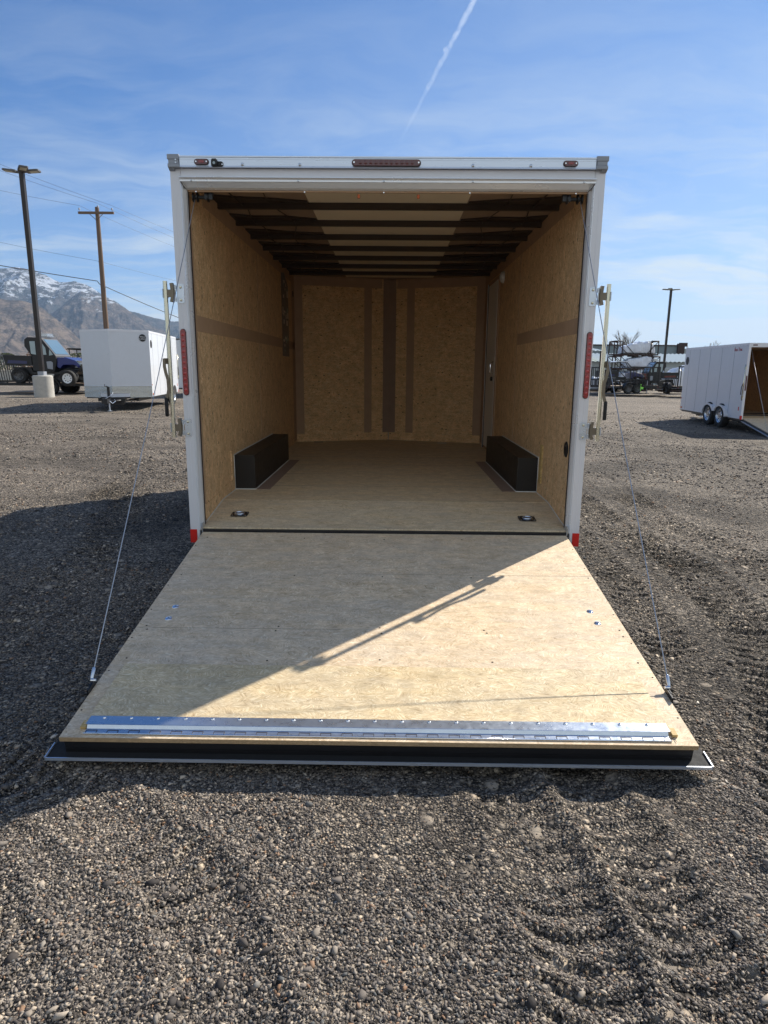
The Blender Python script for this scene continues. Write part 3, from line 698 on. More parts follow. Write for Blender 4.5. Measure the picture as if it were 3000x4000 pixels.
for s in (-1, 1):
    m = MB(); m.prism([(.08, .022), (.10, .150), (.45, .158), (.62, .172), (.985, .20), (.985, FZ), (YB, FZ), (.09, .026)], 'x', s*WI, s*(WI-.006)); m.build('kick_board', M_osb_wall, wL if s < 0 else wR)
    m = MB(); m.tube([(s*(WI-.008), .09, .030), (s*(WI-.008), YB, FZ+.001), (s*(WI-.008), .98, FZ+.001)], .0035, 6); m.build('caulk_bead', M_caulk, wL if s < 0 else wR)
m = MB(); m.bb(WI, WI-.012, .865, .925, .19, .49); m.build('wood_batten', M_osb_kick, wR)
m = MB(); m.bb(-WI, -WI+.008, .90, .96, .19, .42); m.build('wood_batten', M_osb_wall, wL)
m = MB(); m.lathe([(0, -.004), (.048, -.004), (.054, 0), (.054, .002)], (WI-.001, .205, .54), 'x', 24)
vn = m.build('vent', M_blackp, wR)
for a_, b_ in ((.19, .565), (.215, .50)): m = MB(); m.cyl((WI-.008, a_, b_), .004, .004, 'x', 8); m.build('screw', M_chrome, wR)
m = MB(); m.lathe([(0, .004), (.036, .004), (.04, 0), (.04, -.002)], (-WI+.001, 4.43, 1.98), 'x', 20); m.build('vent', M_blackp, wL)
m = MB(); m.lathe([(0, -.045), (.03, -.042), (.055, -.028), (.062, -.008), (.062, 0)], (WI, 3.14, 2.03), 'x', 24); m.build('dome_light', M_domel, wR)
# side door
m = MB(); m.bb(WI, WI-.012, 3.36, 4.16, .10, 2.085); m2 = MB(); m2.bb(WI-.0121, WI-.016, 3.42, 4.12, .13, 2.045)
dr = m.build('side_door', M_strip, wR); m2.build('door_skin', M_door, dr)
m = MB(); m.bb(WI-.0125, WI-.026, 4.125, 4.14, .10, 2.07); m.build('sunlit_gap_strip', M_jamb, dr)  # pale strip in place of sunlight showing through the door gap
m = MB(); m.bb(WI-.0125, WI-.022, 4.10, 4.122, .10, 2.07); m.build('door_seal', M_gasket, dr)
m = MB(); m.tube([(WI-.016, 3.50, 1.02), (WI-.05, 3.50, 1.03), (WI-.05, 3.50, 1.14), (WI-.016, 3.50, 1.15)], .009, 8); m.build('handle', M_chrome, dr)
m = MB(); m.lathe([(0, -.04), (.022, -.038), (.024, -.02), (.03, -.016)], (WI, 3.56, .96), 'x', 16); m.build('lock', M_blackp, dr)
# poster
m = MB(); m.prism([(3.55, 1.20), (3.55, 2.12), (3.74, 2.14), (4.02, 2.02), (4.02, 1.20)], 'x', -WI, -WI+.004)
rn = random.Random(4)
for k in range(26):
    y0 = 3.58+rn.random()*.34; z0 = 1.23+rn.random()*.80; m.bb(-WI+.0035, -WI+.0055+k*.0001, y0, y0+.03+rn.random()*.07, z0, z0+.015+rn.random()*.07, mi=rn.choice([1, 2, 2]))
m.build('wiring_poster', M_poster, wL)
# ceiling
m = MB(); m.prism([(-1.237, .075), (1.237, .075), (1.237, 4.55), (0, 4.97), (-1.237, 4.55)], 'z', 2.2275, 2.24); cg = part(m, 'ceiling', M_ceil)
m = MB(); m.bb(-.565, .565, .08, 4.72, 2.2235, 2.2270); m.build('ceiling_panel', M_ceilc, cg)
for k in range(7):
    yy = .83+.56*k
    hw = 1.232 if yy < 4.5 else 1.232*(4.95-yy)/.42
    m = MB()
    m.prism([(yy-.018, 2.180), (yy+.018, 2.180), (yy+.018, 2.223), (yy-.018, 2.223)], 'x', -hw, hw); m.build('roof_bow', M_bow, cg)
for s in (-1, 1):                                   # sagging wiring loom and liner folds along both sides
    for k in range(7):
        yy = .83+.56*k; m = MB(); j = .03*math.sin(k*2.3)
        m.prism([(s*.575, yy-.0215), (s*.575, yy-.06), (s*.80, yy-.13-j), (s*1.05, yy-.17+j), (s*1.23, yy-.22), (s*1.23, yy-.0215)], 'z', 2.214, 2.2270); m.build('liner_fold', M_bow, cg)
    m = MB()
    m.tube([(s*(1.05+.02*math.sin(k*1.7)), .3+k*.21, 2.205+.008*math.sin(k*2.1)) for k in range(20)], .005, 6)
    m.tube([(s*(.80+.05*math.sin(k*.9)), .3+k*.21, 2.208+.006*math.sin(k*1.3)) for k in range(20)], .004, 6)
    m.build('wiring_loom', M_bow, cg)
# spring rollers for the ramp cables
for s in (-1, 1):
    m = MB()
    for q in (1.190, 1.165, 1.100): m.cyl((s*q, .10, 2.084), .028, .008, 'x', 18)
    m.cyl((s*1.145, .10, 2.084), .012, .10, 'x', 14); m.bb(s*1.07, s*1.12, .085, .115, 2.07, 2.11); part(m, 'cable_drum', M_black)
# nose
def nose_piece(mb, x0, x1, z0, z1, d0, d1):
    yv = lambda x: 4.945-(4.945-4.54)*abs(x)/WI
    mb.prism([(x0, yv(x0)+d0), (x1, yv(x1)+d0), (x1, yv(x1)+d1), (x0, yv(x0)+d1)], 'z', z0, z1)
for s in (-1, 1):
    m = MB(); nose_piece(m, s*WI, s*.005, .09, 2.225, 0, .012); npn = part(m, 'nose_panel', M_osb_nose)
    m = MB(); nose_piece(m, s*1.226, s*.10, 2.106, 2.222, -.003, 0); nose_piece(m, s*1.226, s*1.124, .2, 2.106, -.003, 0)
    nose_piece(m, s*.235, s*.335, .2, 2.106, -.003, 0); m.build('wall_strip', M_strip, npn)
    m = MB(); nose_piece(m, s*1.215, s*.01, FZ, .2, -.010, 0); m.build('kick_board', M_osb_nose, npn)
m = MB(); m.prism([(-.082, 4.908), (0, 4.930), (.09, 4.906), (.09, 4.92), (0, 4.945), (-.082, 4.92)], 'z', .2, 2.222); part(m, 'nose_post', pmat('mauve_post', (.32, .215, .15), .7, 0, .2, 8))
for x in (-.93, .72):
    m = MB(); m.bb(x-.06, x+.06, 4.50, 4.545, FZ, FZ+.004); part(m, 'floor_plate', M_caulk if x > 0 else M_black)
# wheel boxes
for s in (-1, 1):
    m = MB(); m.prism([(s*1.058, FZ), (s*1.060, .372), (s*1.063, .375), (s*1.2265, .375), (s*1.2265, FZ)], 'y', 1.0, 2.75)
    wb = part(m, 'wheel_box', M_box, bevel=.004)
    m = MB(); m.tube([(s*1.225, .997, FZ+.003), (s*1.057, .997, FZ+.003), (s*1.055, 2.75, FZ+.003)], .0048, 6)
    m.tube([(s*1.225, .997, FZ), (s*1.225, .997, .378), (s*1.225, 2.75, .378)], .0048, 6); m.build('caulk_bead', M_caulk, wb)
    m = MB(); m.bb(s*1.052, s*.945, 1.0, 2.75, FZ, FZ+.0025); m.build('floor_strip', M_floor_strip, wb)
# tie-downs
slope = math.atan2(FZ-.02, YB)
for x, y in ((-1.021, .257), (.992, .223)):
    Mx = tr(x, y, .020+(FZ-.02)*y/YB+.0015) @ Matrix.Rotation(slope, 4, 'X')
    m = MB(); P = []
    for (u, v) in ((1, 1), (-1, 1), (-1, -1), (1, -1)):
        for k in range(4):
            a = math.atan2(v, u)-math.pi/4+math.pi/2*k/3; P.append((u*.045+.013*math.cos(a), v*.036+.013*math.sin(a)))
    m.prism(P, 'z', 0, .003, M=Mx)
    td = part(m, 'tie_down', M_black)
    m = MB(); m.lathe([(.040, .0035), (.034, .0045), (.022, .0085), (.012, .0090), (0, .0088)], (0, 0, 0), 'z', 24, M=Mx); m.build('dish', M_ringsteel, td)
    m = MB(); m.tube([Mx @ Vector((.031*math.cos(a), .026*math.sin(a), .010)) for a in [math.pi*2*k/20 for k in range(21)]], .0035, 6); m.build('ring', M_galv, td)
    for u in (-1, 1):
        for v in (-1, 1): m = MB(); m.cyl((u*.046, v*.036, .0045), .005, .004, 'z', 8, M=Mx); m.build('bolt', M_chrome, td)

# ------------------------------------------------------------------ ramp door
RM = Matrix(((1, 0, 0, 0), (0, -CA, -SA, 0), (0, -SA, CA, 0), (0, 0, 0, 1)))     # (x, s, n) -> trailer frame
m = MB(); m.bb(-1.204, 1.204, .028, 2.030, -.0185, 0, M=RM)
RD = part(m, 'ramp_door', [M_osb_ramp])
m = MB(); m.bb(-1.2038, 1.2038, 2.0300, 2.0312, -.0188, -.0004, M=RM)
for s in (-1, 1): m.bb(s*1.204, s*1.2048, .03, 2.03, -.0185, -.0004, M=RM)
m.build('cut_edge', M_osb_edge, RD)
m = MB(); m.bb(-1.195, 1.195, .0, 2.018, -.078, -.0190, M=RM); m.bb(-1.15, 1.15, 2.018, 2.024, -.030, -.026, M=RM); m.bb(-1.19, 1.19, 2.018, 2.022, -.062, -.058, M=RM)
m.build('door_core', M_black, RD)
m = MB(); m.bb(-1.2565, 1.2565, .0, 2.052, -.085, -.0785, M=RM); m.build('outer_skin', M_rubber, RD)
m = MB(); m.bb(-1.261, 1.261, 2.0525, 2.0565, -.088, -.075, M=RM)
for s in (-1, 1): m.bb(s*1.257, s*1.261, 1.975, 2.0565, -.088, -.072, M=RM)
for s in (): m.prism([(s*1.22, 1.99), (s*1.228, 1.99), (s*1.255, 2.05), (s*1.247, 2.05)], 'z', -.078, -.070, M=RM)
m.build('edge_trim', M_rail, RD)
# folded flap (second layer of board) and its steel hinge
m = MB(); m.prism([(1.553, .0005), (1.553, .006), (1.925, .0125), (1.968, .0135), (1.968, .0005)], 'x', -1.135, 1.125, M=RM)
m.build('transition_flap', M_osb_flap, RD)
m = MB(); m.prism([(1.923, .0130), (1.923, .0155), (1.972, .0165), (1.972, .0135), ], 'x', -1.125, 1.117, M=RM)
m.prism([(1.972, .0165), (1.975, .0155), (1.983, .0035), (2.008, .0030), (2.008, .0005), (1.980, .0005), (1.9725, .0130)], 'x', -1.118, 1.108, M=RM)
hg = m.build('flap_hinge', M_galv, RD)
m = MB(); m.tube([RM @ Vector((-1.12, 2.011, .0035)), RM @ Vector((1.11, 2.011, .0035))], .0035, 8); m.build('hinge_pin', M_chrome, RD)
m = MB()
x = -1.115
while x < 1.09:
    m = MB(); m.prism([(x, 2.013), (x, 1.991), (x+.042, 1.991), (x+.042, 2.013), (x+.040, 2.013), (x+.040, 1.9935), (x+.002, 1.9935), (x+.002, 2.013)], 'z', .0031, .0042, M=RM); x += .0815; m.build('hinge_knuckle', M_gasket, RD)
for k in range(21):
    x = -1.068+k*.1055
    m = MB(); m.lathe([(0, .0205), (.004, .0198), (.0068, .0165), (.0068, .0150)], (x, 1.934, 0), 'z', 12, M=RM); m.build('bolt', M_chrome, RD)
for s in (-1, 1): m = MB(); m.bb(s*1.122, s*1.142, 1.945, 1.985, .0005, .012, M=RM); m.build('end_block', M_osb_kick, RD)
for x, s_ in ((1.078, 1.03), (1.083, 1.147), (-1.074, 1.03), (-1.072, 1.15)):
    m = MB(); m.lathe([(0, .004), (.006, .0042), (.0075, .0028), (.016, .0022), (.0175, .0002)], (x, s_, 0), 'z', 18, M=RM); bt = m.build('bolt', M_chrome, RD)
    m = MB(); m.bb(x-.003, x+.003, s_-.003, s_+.003, .0041, .0046, M=RM); m.build('bolt_socket', M_black, bt)
m = MB(); rn = random.Random(9)
for x in (-1.15, -.51, 0.0, .509, 1.17):
    for s_ in (.12, .654, 1.22, 1.262, 1.50): m.cyl((x+rn.uniform(-.008, .008), s_+rn.uniform(-.01, .01), .0004), .0048, .0012, 'z', 8, M=RM)
for k in range(7): m.cyl((-1.19, .25+k*.27, .0004), .004, .001, 'z', 8, M=RM); m.cyl((1.19, .25+k*.27, .0004), .004, .001, 'z', 8, M=RM)
m.build('screw_holes', pmat('hole_dark', (.05, .03, .02), .9), RD)
m = MB(); m.bb(-1.2, -.2, 1.2350, 1.2365, .0, .0006, M=RM); m.bb(-.2, 1.2, .625, .6262, .0, .0006, M=RM); m.build('panel_joint', pmat('joint_brown', (.22, .17, .12), .9), RD)
# cable ends and cables
for s in (-1, 1):
    m = MB(); m.bb(s*1.205, s*1.211, 1.70, 1.77, -.045, .020, M=RM); m.prism([(1.69, .0), (1.70, .022), (1.74, .022), (1.78, -.03), (1.78, -.05), (1.70, -.05)], 'x', s*1.2115, s*1.2155, M=RM)
    m.build('cable_bracket', M_black, RD)
    a = RM @ Vector((s*1.219, 1.702, .022)); top = Vector((s*1.178, .085, 2.068)); dd = (top-a).normalized()
    m = MB(); m.cyl(tuple(a-Vector((s*.006, 0, 0))), .009, .014, 'x', 12); m.cyl(tuple(a-Vector((s*.014, 0, 0))), .006, .010, 'x', 6)
    m.build('cable_bolt', M_chrome, RD)
    m = MB(); m.tube([a, a+dd*.012, a+dd*.05, a+dd*.055], [.004, .0075, .0075, .0045], 10); m.build('cable_sleeve', M_galv, RD)
    sag = Vector((0, 0, -1))
    m = MB(); pts = [a+(top-a)*(k/24)+sag*(.02*math.sin(math.pi*k/24)) for k in range(25)]
    m.tube(pts, .0024, 6); part(m, 'ramp_cable', M_cable)

# ------------------------------------------------------------------ parked enclosed trailers
def enclosed(name, label, loc, rz, W, L, z0, z1, nose, open_rear=False, wheels=(1.4, 2.2), r=.34, group=None, side_text=None, disc=True, stone_guard=.34):
    T = thing(name, label, 'trailer', loc, rz, group); hw = W/2
    def B(m, n, mat, par=None, **k): return m.build(n, mat, par or T, **k)
    m = MB(); tk = .04
    for s in (-1, 1): m.bb(s*(hw-tk), s*hw, .05, L, z0, z1-.07)
    if nose > 0: m.prism([(-hw, L), (0, L+nose), (hw, L), (hw-tk, L), (0, L+nose-tk), (-hw+tk, L)], 'z', z0, z1-.07)
    else: m.bb(-hw, hw, L, L+tk, z0, z1-.07)
    if not open_rear: m.bb(-hw+.06, hw-.06, -.01, .03, z0+.02, z1-.12)
    B(m, 'body_shell', M_white)
    m = MB(); m.prism([(-hw+.01, .02), (hw-.01, .02), (hw-.01, L), (0, L+nose-.01), (-hw+.01, L)], 'z', z1-.012, z1-.002); B(m, 'roof', M_white)
    m = MB()
    for s in (-1, 1): q_ = MB(); q_.bb(s*(hw-.03), s*(hw+.006), .03, L-.001, z1-.07, z1-.013); B(q_, 'roof_trim', M_post)
    if nose > 0: m.prism([(-hw-.006, L), (0, L+nose+.008), (hw+.006, L), (hw-.03, L-.01), (0, L+nose-.04), (-hw+.03, L-.01)], 'z', z1-.07, z1-.013)
    q_ = MB(); q_.bb(-hw-.004, hw+.004, -.015, .03, z1-.115, z1-.012); B(q_, 'header', M_post)
    if m.v: B(m, 'roof_trim', M_post)
    m = MB(); sc_n = int(L/.4)
    for s in (-1, 1):
        for k in range(1, sc_n):
            if k % 2 == 0: m.bb(s*hw, s*(hw+.0025), k*L/sc_n-.006, k*L/sc_n+.006, z0+.02, z1-.075)
        for k in range(sc_n*2): m.cyl((s*(hw+.006), (k+.5)*L/sc_n/2, z1-.06), .008, .008, 'x', 6)
    B(m, 'panel_seam', M_cap)
    for s in (-1, 1):
        m = MB(); m.bb(s*(hw-.055), s*(hw+.004), -.012, .05, z0-.01, z1-.116); B(m, 'rear_post', M_post)
        m = MB(); capsule(m, s*(hw-.025), (z0+z1)/2-.05, .40, .032, -.022, -.012, True); B(m, 'tail_light', M_redd)
        m = MB(); m.bb(s*(hw-.03), s*(hw+.006), -.015, .05, z0-.01, z0+.09); m.bb(s*hw, s*(hw+.007), .16, .20, z0+.22, z0+.32); B(m, 'reflector', M_tape)
        m = MB(); capsule(m, s*hw*.86, z1-.06, .12, .03, -.024, -.015); B(m, 'marker_light', M_redd)
        xb = s*(hw+.03)
        m = MB(); m.tube([(xb, .0, z0+.5), (xb, .0, z0+1.45)], .014, 8); m.bb(s*hw, s*(hw+.04), -.01, .02, z0+.55, z0+.63); m.bb(s*hw, s*(hw+.04), -.01, .02, z0+1.32, z0+1.40)
        lb_ = B(m, 'latch_bar', M_zinc)
        m = MB(); m.tube([(xb, .03, z0+.95), (xb+s*.02, .05, z0+.85), (xb+s*.02, .05, z0+.65)], .010, 6); m.build('handle', M_blackp, lb_)
        # fender, one arch over each wheel
        m = MB(); out = []; inn = []
        for ci, cy_ in enumerate(wheels):
            for k in range(15):
                a = math.pi*(1-k/14); y_ = cy_+(r+.10)*math.cos(a)
                if ci == 0 and len(wheels) > 1 and y_ > sum(wheels)/2: continue
                if ci == 1 and y_ < sum(wheels)/2: continue
                out.append((y_, z0+.02+(r*.92)*math.sin(a))); yi = cy_+(r+.045)*math.cos(a); inn.append((yi, z0-.0+(r*.84)*math.sin(a)))
        for i in range(len(out)-1):
            m.prism([out[i], out[i+1], inn[i+1], inn[i]], 'x', s*(hw-.01), s*(hw+.09))
        B(m, 'fender', M_white)
        m = MB(); m.prism([inn[0]]+inn+[inn[-1]], 'x', s*(hw+.001), s*(hw+.004)); B(m, 'wheel_well', M_black)
        for cy_ in wheels: wheel(T, s*(hw-.03), cy_, r, r, .2, s=s, holes=8)
    m = MB(); m.bb(-hw+.05, hw-.05, .1, L, z0-.06, z0-.001)
    for s in (-1, 1): m.bb(s*.6-.04, s*.6+.04, .1, L+.1, z0-.15, z0-.06); m.tube([(s*.6, L-.1, z0-.10), (0, L+nose+.75, z0-.10)], .04, 6)
    for cy_ in wheels: m.tube([(-hw+.05, cy_, r), (hw-.05, cy_, r)], .035, 8)
    B(m, 'chassis', M_black)
    # tongue, jack and coupler
    yj = L+nose+.45
    m = MB(); m.tube([(0, yj, .03), (0, yj, z0+.0)], .022, 10); m.cyl((0, yj, .02), .07, .02, 'z', 12); jk = B(m, 'tongue_jack', M_galv)
    m = MB(); m.tube([(0, yj, z0-.06), (0, yj, z0+.34)], .045, 12); m.tube([(0, yj, z0+.34), (.05, yj+.02, z0+.36), (.09, yj+.03, z0+.35), (.09, yj+.03, z0+.42)], .012, 6); m.build('jack_tube', M_black, jk)
    m = MB(); m.bb(-.08, .08, L+nose+.6, L+nose+.95, z0-.15, z0-.02); m.cyl((0, L+nose+.9, z0-.07), .07, .12, 'z', 12); m.prism([(-.42, z0-.02), (.34, z0-.02), (.26, z0-.24), (-.30, z0-.24)], 'y', L+nose-.1, L+nose+.1); B(m, 'coupler', M_black)
    m = MB()
    for q in (-1, 1): m.tube([(q*.03, L+nose+.7, z0-.04), (q*.14, L+nose+.62, z0-.16), (q*.20, L+nose+.5, z0-.10), (q*.12, L+nose+.3, z0-.06)], .012, 6)
    m.tube([(.0, L+nose+.8, z0+.0), (-.13, L+nose+.7, z0+.08), (-.16, L+nose+.55, z0+.16), (.0, L+nose+.3, z0+.1)], .008, 6); B(m, 'safety_chain', M_galv)
    if nose > 0 and stone_guard:
        m = MB(); e = .006
        for s in (-1, 1):
            f = lambda x, e_: (x, L+nose*(1-abs(x)/hw)+e_)
            m.prism([f(s*hw, e), f(s*.46, e), f(s*.46, 0), f(s*hw, 0)], 'z', z0-.02, z0+stone_guard)
            m.prism([f(s*.46, e), f(0, e), f(0, 0), f(s*.46, 0)], 'z', z0+.12, z0+stone_guard)
        B(m, 'stone_guard', M_dplate)
    if disc and nose > 0:
        # round emblem on the nose beside the corner and one on the side wall
        ang = math.atan2(nose, hw)
        xd = -hw+.17; yd = L+nose*(1-abs(xd)/hw)
        Mn = tr(xd, yd+.012, z1-.24) @ Matrix.Rotation(ang, 4, 'Z') @ rot('X', -90) @ rot('Z', 180)
        m = MB(); m.lathe([(0, -.004), (.115, -.004), (.115, .003), (0, .003)], (0, 0, 0), 'z', 28, M=Mn)
        text_mesh(m, 'WELLS', .062, Mn @ tr(0, .03, .0045), mi=1); text_mesh(m, 'CARGO', .062, Mn @ tr(0, -.035, .0045), mi=1)
        B(m, 'emblem', [M_blackp, M_textw])
    for s in (-1, 1):
        m = MB(); m.lathe([(0, s*.006), (.13, s*.006), (.13, -s*.002), (0, -s*.002)], (s*hw, L-.24, z1-.42), 'x', 28); B(m, 'side_emblem', M_blackp)
        m = MB(); m.bb(s*hw, s*(hw+.012), L-.16, L-.06, z0+.05, z0+.10); m.bb(s*hw, s*(hw+.012), L-.05, L-.01, z0+.36, z0+.40); B(m, 'side_marker', M_orange)
    if side_text:
        for s in (-1, 1):
            Mt = tr(s*(hw+.005), .62, z1-.16) @ (rot('Z', 90) if s > 0 else rot('Z', -90)) @ rot('X', 90)
            m = MB(); text_mesh(m, side_text, .13, Mt @ Matrix.Shear('XZ', 4, (.0, .0))); B(m, 'lettering', M_text)
    if open_rear:
        m = MB()
        for s in (-1, 1): m.bb(s*(hw-.052), s*(hw-.041), .055, L-.01, z0, z1-.08)
        m.bb(-hw+.05, hw-.05, L-.03, L-.01, z0, z1-.08); B(m, 'wall_panel', M_osb_wall)
        m = MB(); m.bb(-hw+.04, hw-.04, .0, L-.01, z0, z0+.02); B(m, 'floor', M_osb_floor)
        m = MB(); m.bb(-hw+.04, hw-.04, .03, L-.01, z1-.03, z1-.015)
        for k in range(7): m.bb(-hw+.05, hw-.05, .5+k*.6, .54+k*.6, z1-.09, z1-.03)
        B(m, 'ceiling', M_ceil)
        rl = 1.75; an = math.asin((z0+.02-.05)/rl); Mr = Matrix(((1, 0, 0, 0), (0, -math.cos(an), -math.sin(an), 0), (0, -math.sin(an), math.cos(an), z0+.015), (0, 0, 0, 1)))
        m = MB(); m.bb(-hw+.08, hw-.08, .01, rl, -.02, 0, M=Mr); rdd = B(m, 'ramp_door', M_osb_ramp)
        m = MB(); m.bb(-hw+.07, hw-.07, .0, rl-.01, -.07, -.021, M=Mr); m.build('door_core', M_black, rdd)
        m = MB(); m.bb(-hw+.02, hw-.02, .0, rl+.03, -.078, -.071, M=Mr); m.build('outer_skin', M_rail, rdd)
        for s in (-1, 1):
            a = Mr @ Vector((s*(hw-.07), rl*.82, .02)); m = MB(); m.tube([a, (s*(hw-.09), .06, z1-.16)], .0045, 5); B(m, 'ramp_cable', M_cable)
    return T
gz = lambda x, y: float(H(np.array([x]), np.array([y]))[0])
enclosed('cargo_trailer', 'closed white wedge-nosed trailer on the left, its diamond-plated nose towards the viewer', (-9.50, 21.95, -.31), math.pi+.131, 2.13, 4.6, .42, 2.52, .70, wheels=(1.25,), r=.34)
enclosed('cargo_trailer', 'white tandem-axle trailer on the right with its rear open and its ramp down', (10.62, 13.73, -.52), -.073, 2.13, 4.6, .32, 2.34, .45, open_rear=True, wheels=(1.25, 2.10), side_text='Fast Trac', r=.34)
enclosed('cargo_trailer', 'pale trailer almost hidden between the closed wedge-nosed trailer and the centre trailer', (-9.35, 31.2, -.30), math.pi+.10, 2.13, 4.6, .42, 2.65, .0, wheels=(1.5, 2.3), disc=False, stone_guard=0)

# ------------------------------------------------------------------ poles
def light_pole(label, x, y, h, heads, base_h=.92, r=.40):
    zb = gz(x, y); T = thing('light_pole', label, 'light pole', (x, y, zb), 0, 'parking lot light poles')
    m = MB(); m.lathe([(0, -.1), (r, -.1), (r, base_h-.04), (r-.04, base_h), (0, base_h)], (0, 0, 0), 'z', 32); m.build('concrete_base', M_concrete, T)
    m = MB(); m.bb(-.13, .13, -.13, .13, base_h, base_h+.16); m.build('base_cover', M_cap, T)
    m = MB(); m.prism([(-.085, -.085), (.085, -.085), (.085, .085), (-.085, .085)], 'z', base_h+.16, h-.1); m.build('pole', M_bronze, T, bevel=.01)
    for i, (a, tilt) in enumerate(heads):
        Mh = tr(0, 0, h-.12) @ rot('Z', a)
        m = MB(); m.bb(.08, .22, -.04, .04, -.03, .03, M=Mh); m.prism([(.18, -.17), (.66, -.17), (.72, -.13), (.72, .13), (.66, .17), (.18, .17)], 'z', -.035, .03, M=Mh @ rot('Y', -tilt))
        hd = m.build('lamp_head', M_lampgrey, T)
        m = MB(); m.bb(.34, .66, -.12, .12, -.040, -.0355, M=Mh @ rot('Y', -tilt)); m.build('lens', M_lamp, hd)
    return T
light_pole('tall black light pole on a round concrete base in front of the blue utility vehicle', -14.85, 24, 9.0, [(180, 6), (0, 4), (-55, 4)])
light_pole('far black light pole rising behind the gated trailers on the right', 24.03, 55, 8.65, [(180, 3), (0, 3), (60, 3), (-120, 3)])
T = thing('utility_pole', 'brown wooden power pole with a crossarm behind the closed white trailer', 'utility pole', (-18.75, 40, -.25))
m = MB(); m.tube([(0, 0, -.3), (0, 0, 5), (.02, 0, 11.15)], [.19, .16, .125], 14); m.build('pole', M_wood, T)
m = MB(); m.bb(-1.13, 1.13, -.20, -.09, 10.72, 10.86); m.build('crossarm', M_wood, T)
m = MB(); m.tube([(-.42, -.15, 10.72), (0, -.13, 10.35)], .02, 5); m.tube([(.42, -.15, 10.72), (0, -.13, 10.35)], .02, 5); m.build('brace', M_wood, T)
for x in (-1.05, .14, 1.03):
    m = MB(); z_ = 10.86 if abs(x) > .5 else 11.0; m.lathe([(.012, 0), (.012, .09), (.05, .10), (.04, .14), (.06, .16), (.045, .21), (0, .22)], (x, -.145, z_), 'z', 10); m.build('insulator', M_cap, T)
m = MB(); m.tube([(0, 0, 7.9), (-.16, -.05, 7.9)], .035, 6); m.build('spool_bracket', M_cap, T)
def line(label, pts, r=.012, sag=0, n=24, tw=0):
    m = MB(); P = []
    for (a, b_) in zip(pts[:-1], pts[1:]):
        a, b_ = Vector(a), Vector(b_)
        for k in range(n): q = a+(b_-a)*(k/n); q.z -= sag*4*(k/n)*(1-k/n); P.append(q)
    P.append(Vector(pts[-1])); m.tube(P, r, 5); o = m.build('power_line', M_wire); tag(o, label, 'power line', 'overhead lines on the utility pole'); return o
px, py_ = -18.75, 40
line('topmost overhead wire, running over the crossarm to its right end', [(-31.5, 33.0, 15.9), (px+1.03, py_-.14, 10.82+.15), (-9.5, 62, 10.0)], .0075, .3)
line('second overhead wire, ending at the centre insulator of the crossarm', [(-32.5, 33.0, 15.6), (px+.14, py_-.14, 10.98+.12), (-10.8, 62, 9.6)], .0075, .3)
line('third overhead wire, on the left end of the crossarm', [(-33, 33.0, 13.1), (px-1.05, py_-.14, 10.82+.15), (-12, 62, 9.4)], .0075, .3)
line('thin overhead wire held by the spool below the crossarm', [(-32, 33.0, 10.1), (px-.16, py_-.05, 7.68), (-10.5, 62, 7.4)], .0075, .25)
line('thick twisted overhead cable, lowest on the wooden pole', [(-32, 32, 8.2), (px-.3, py_-.1, 6.45), (px+.2, py_, 6.1), (-11.5, 45.0, 3.15)], .024, .12)

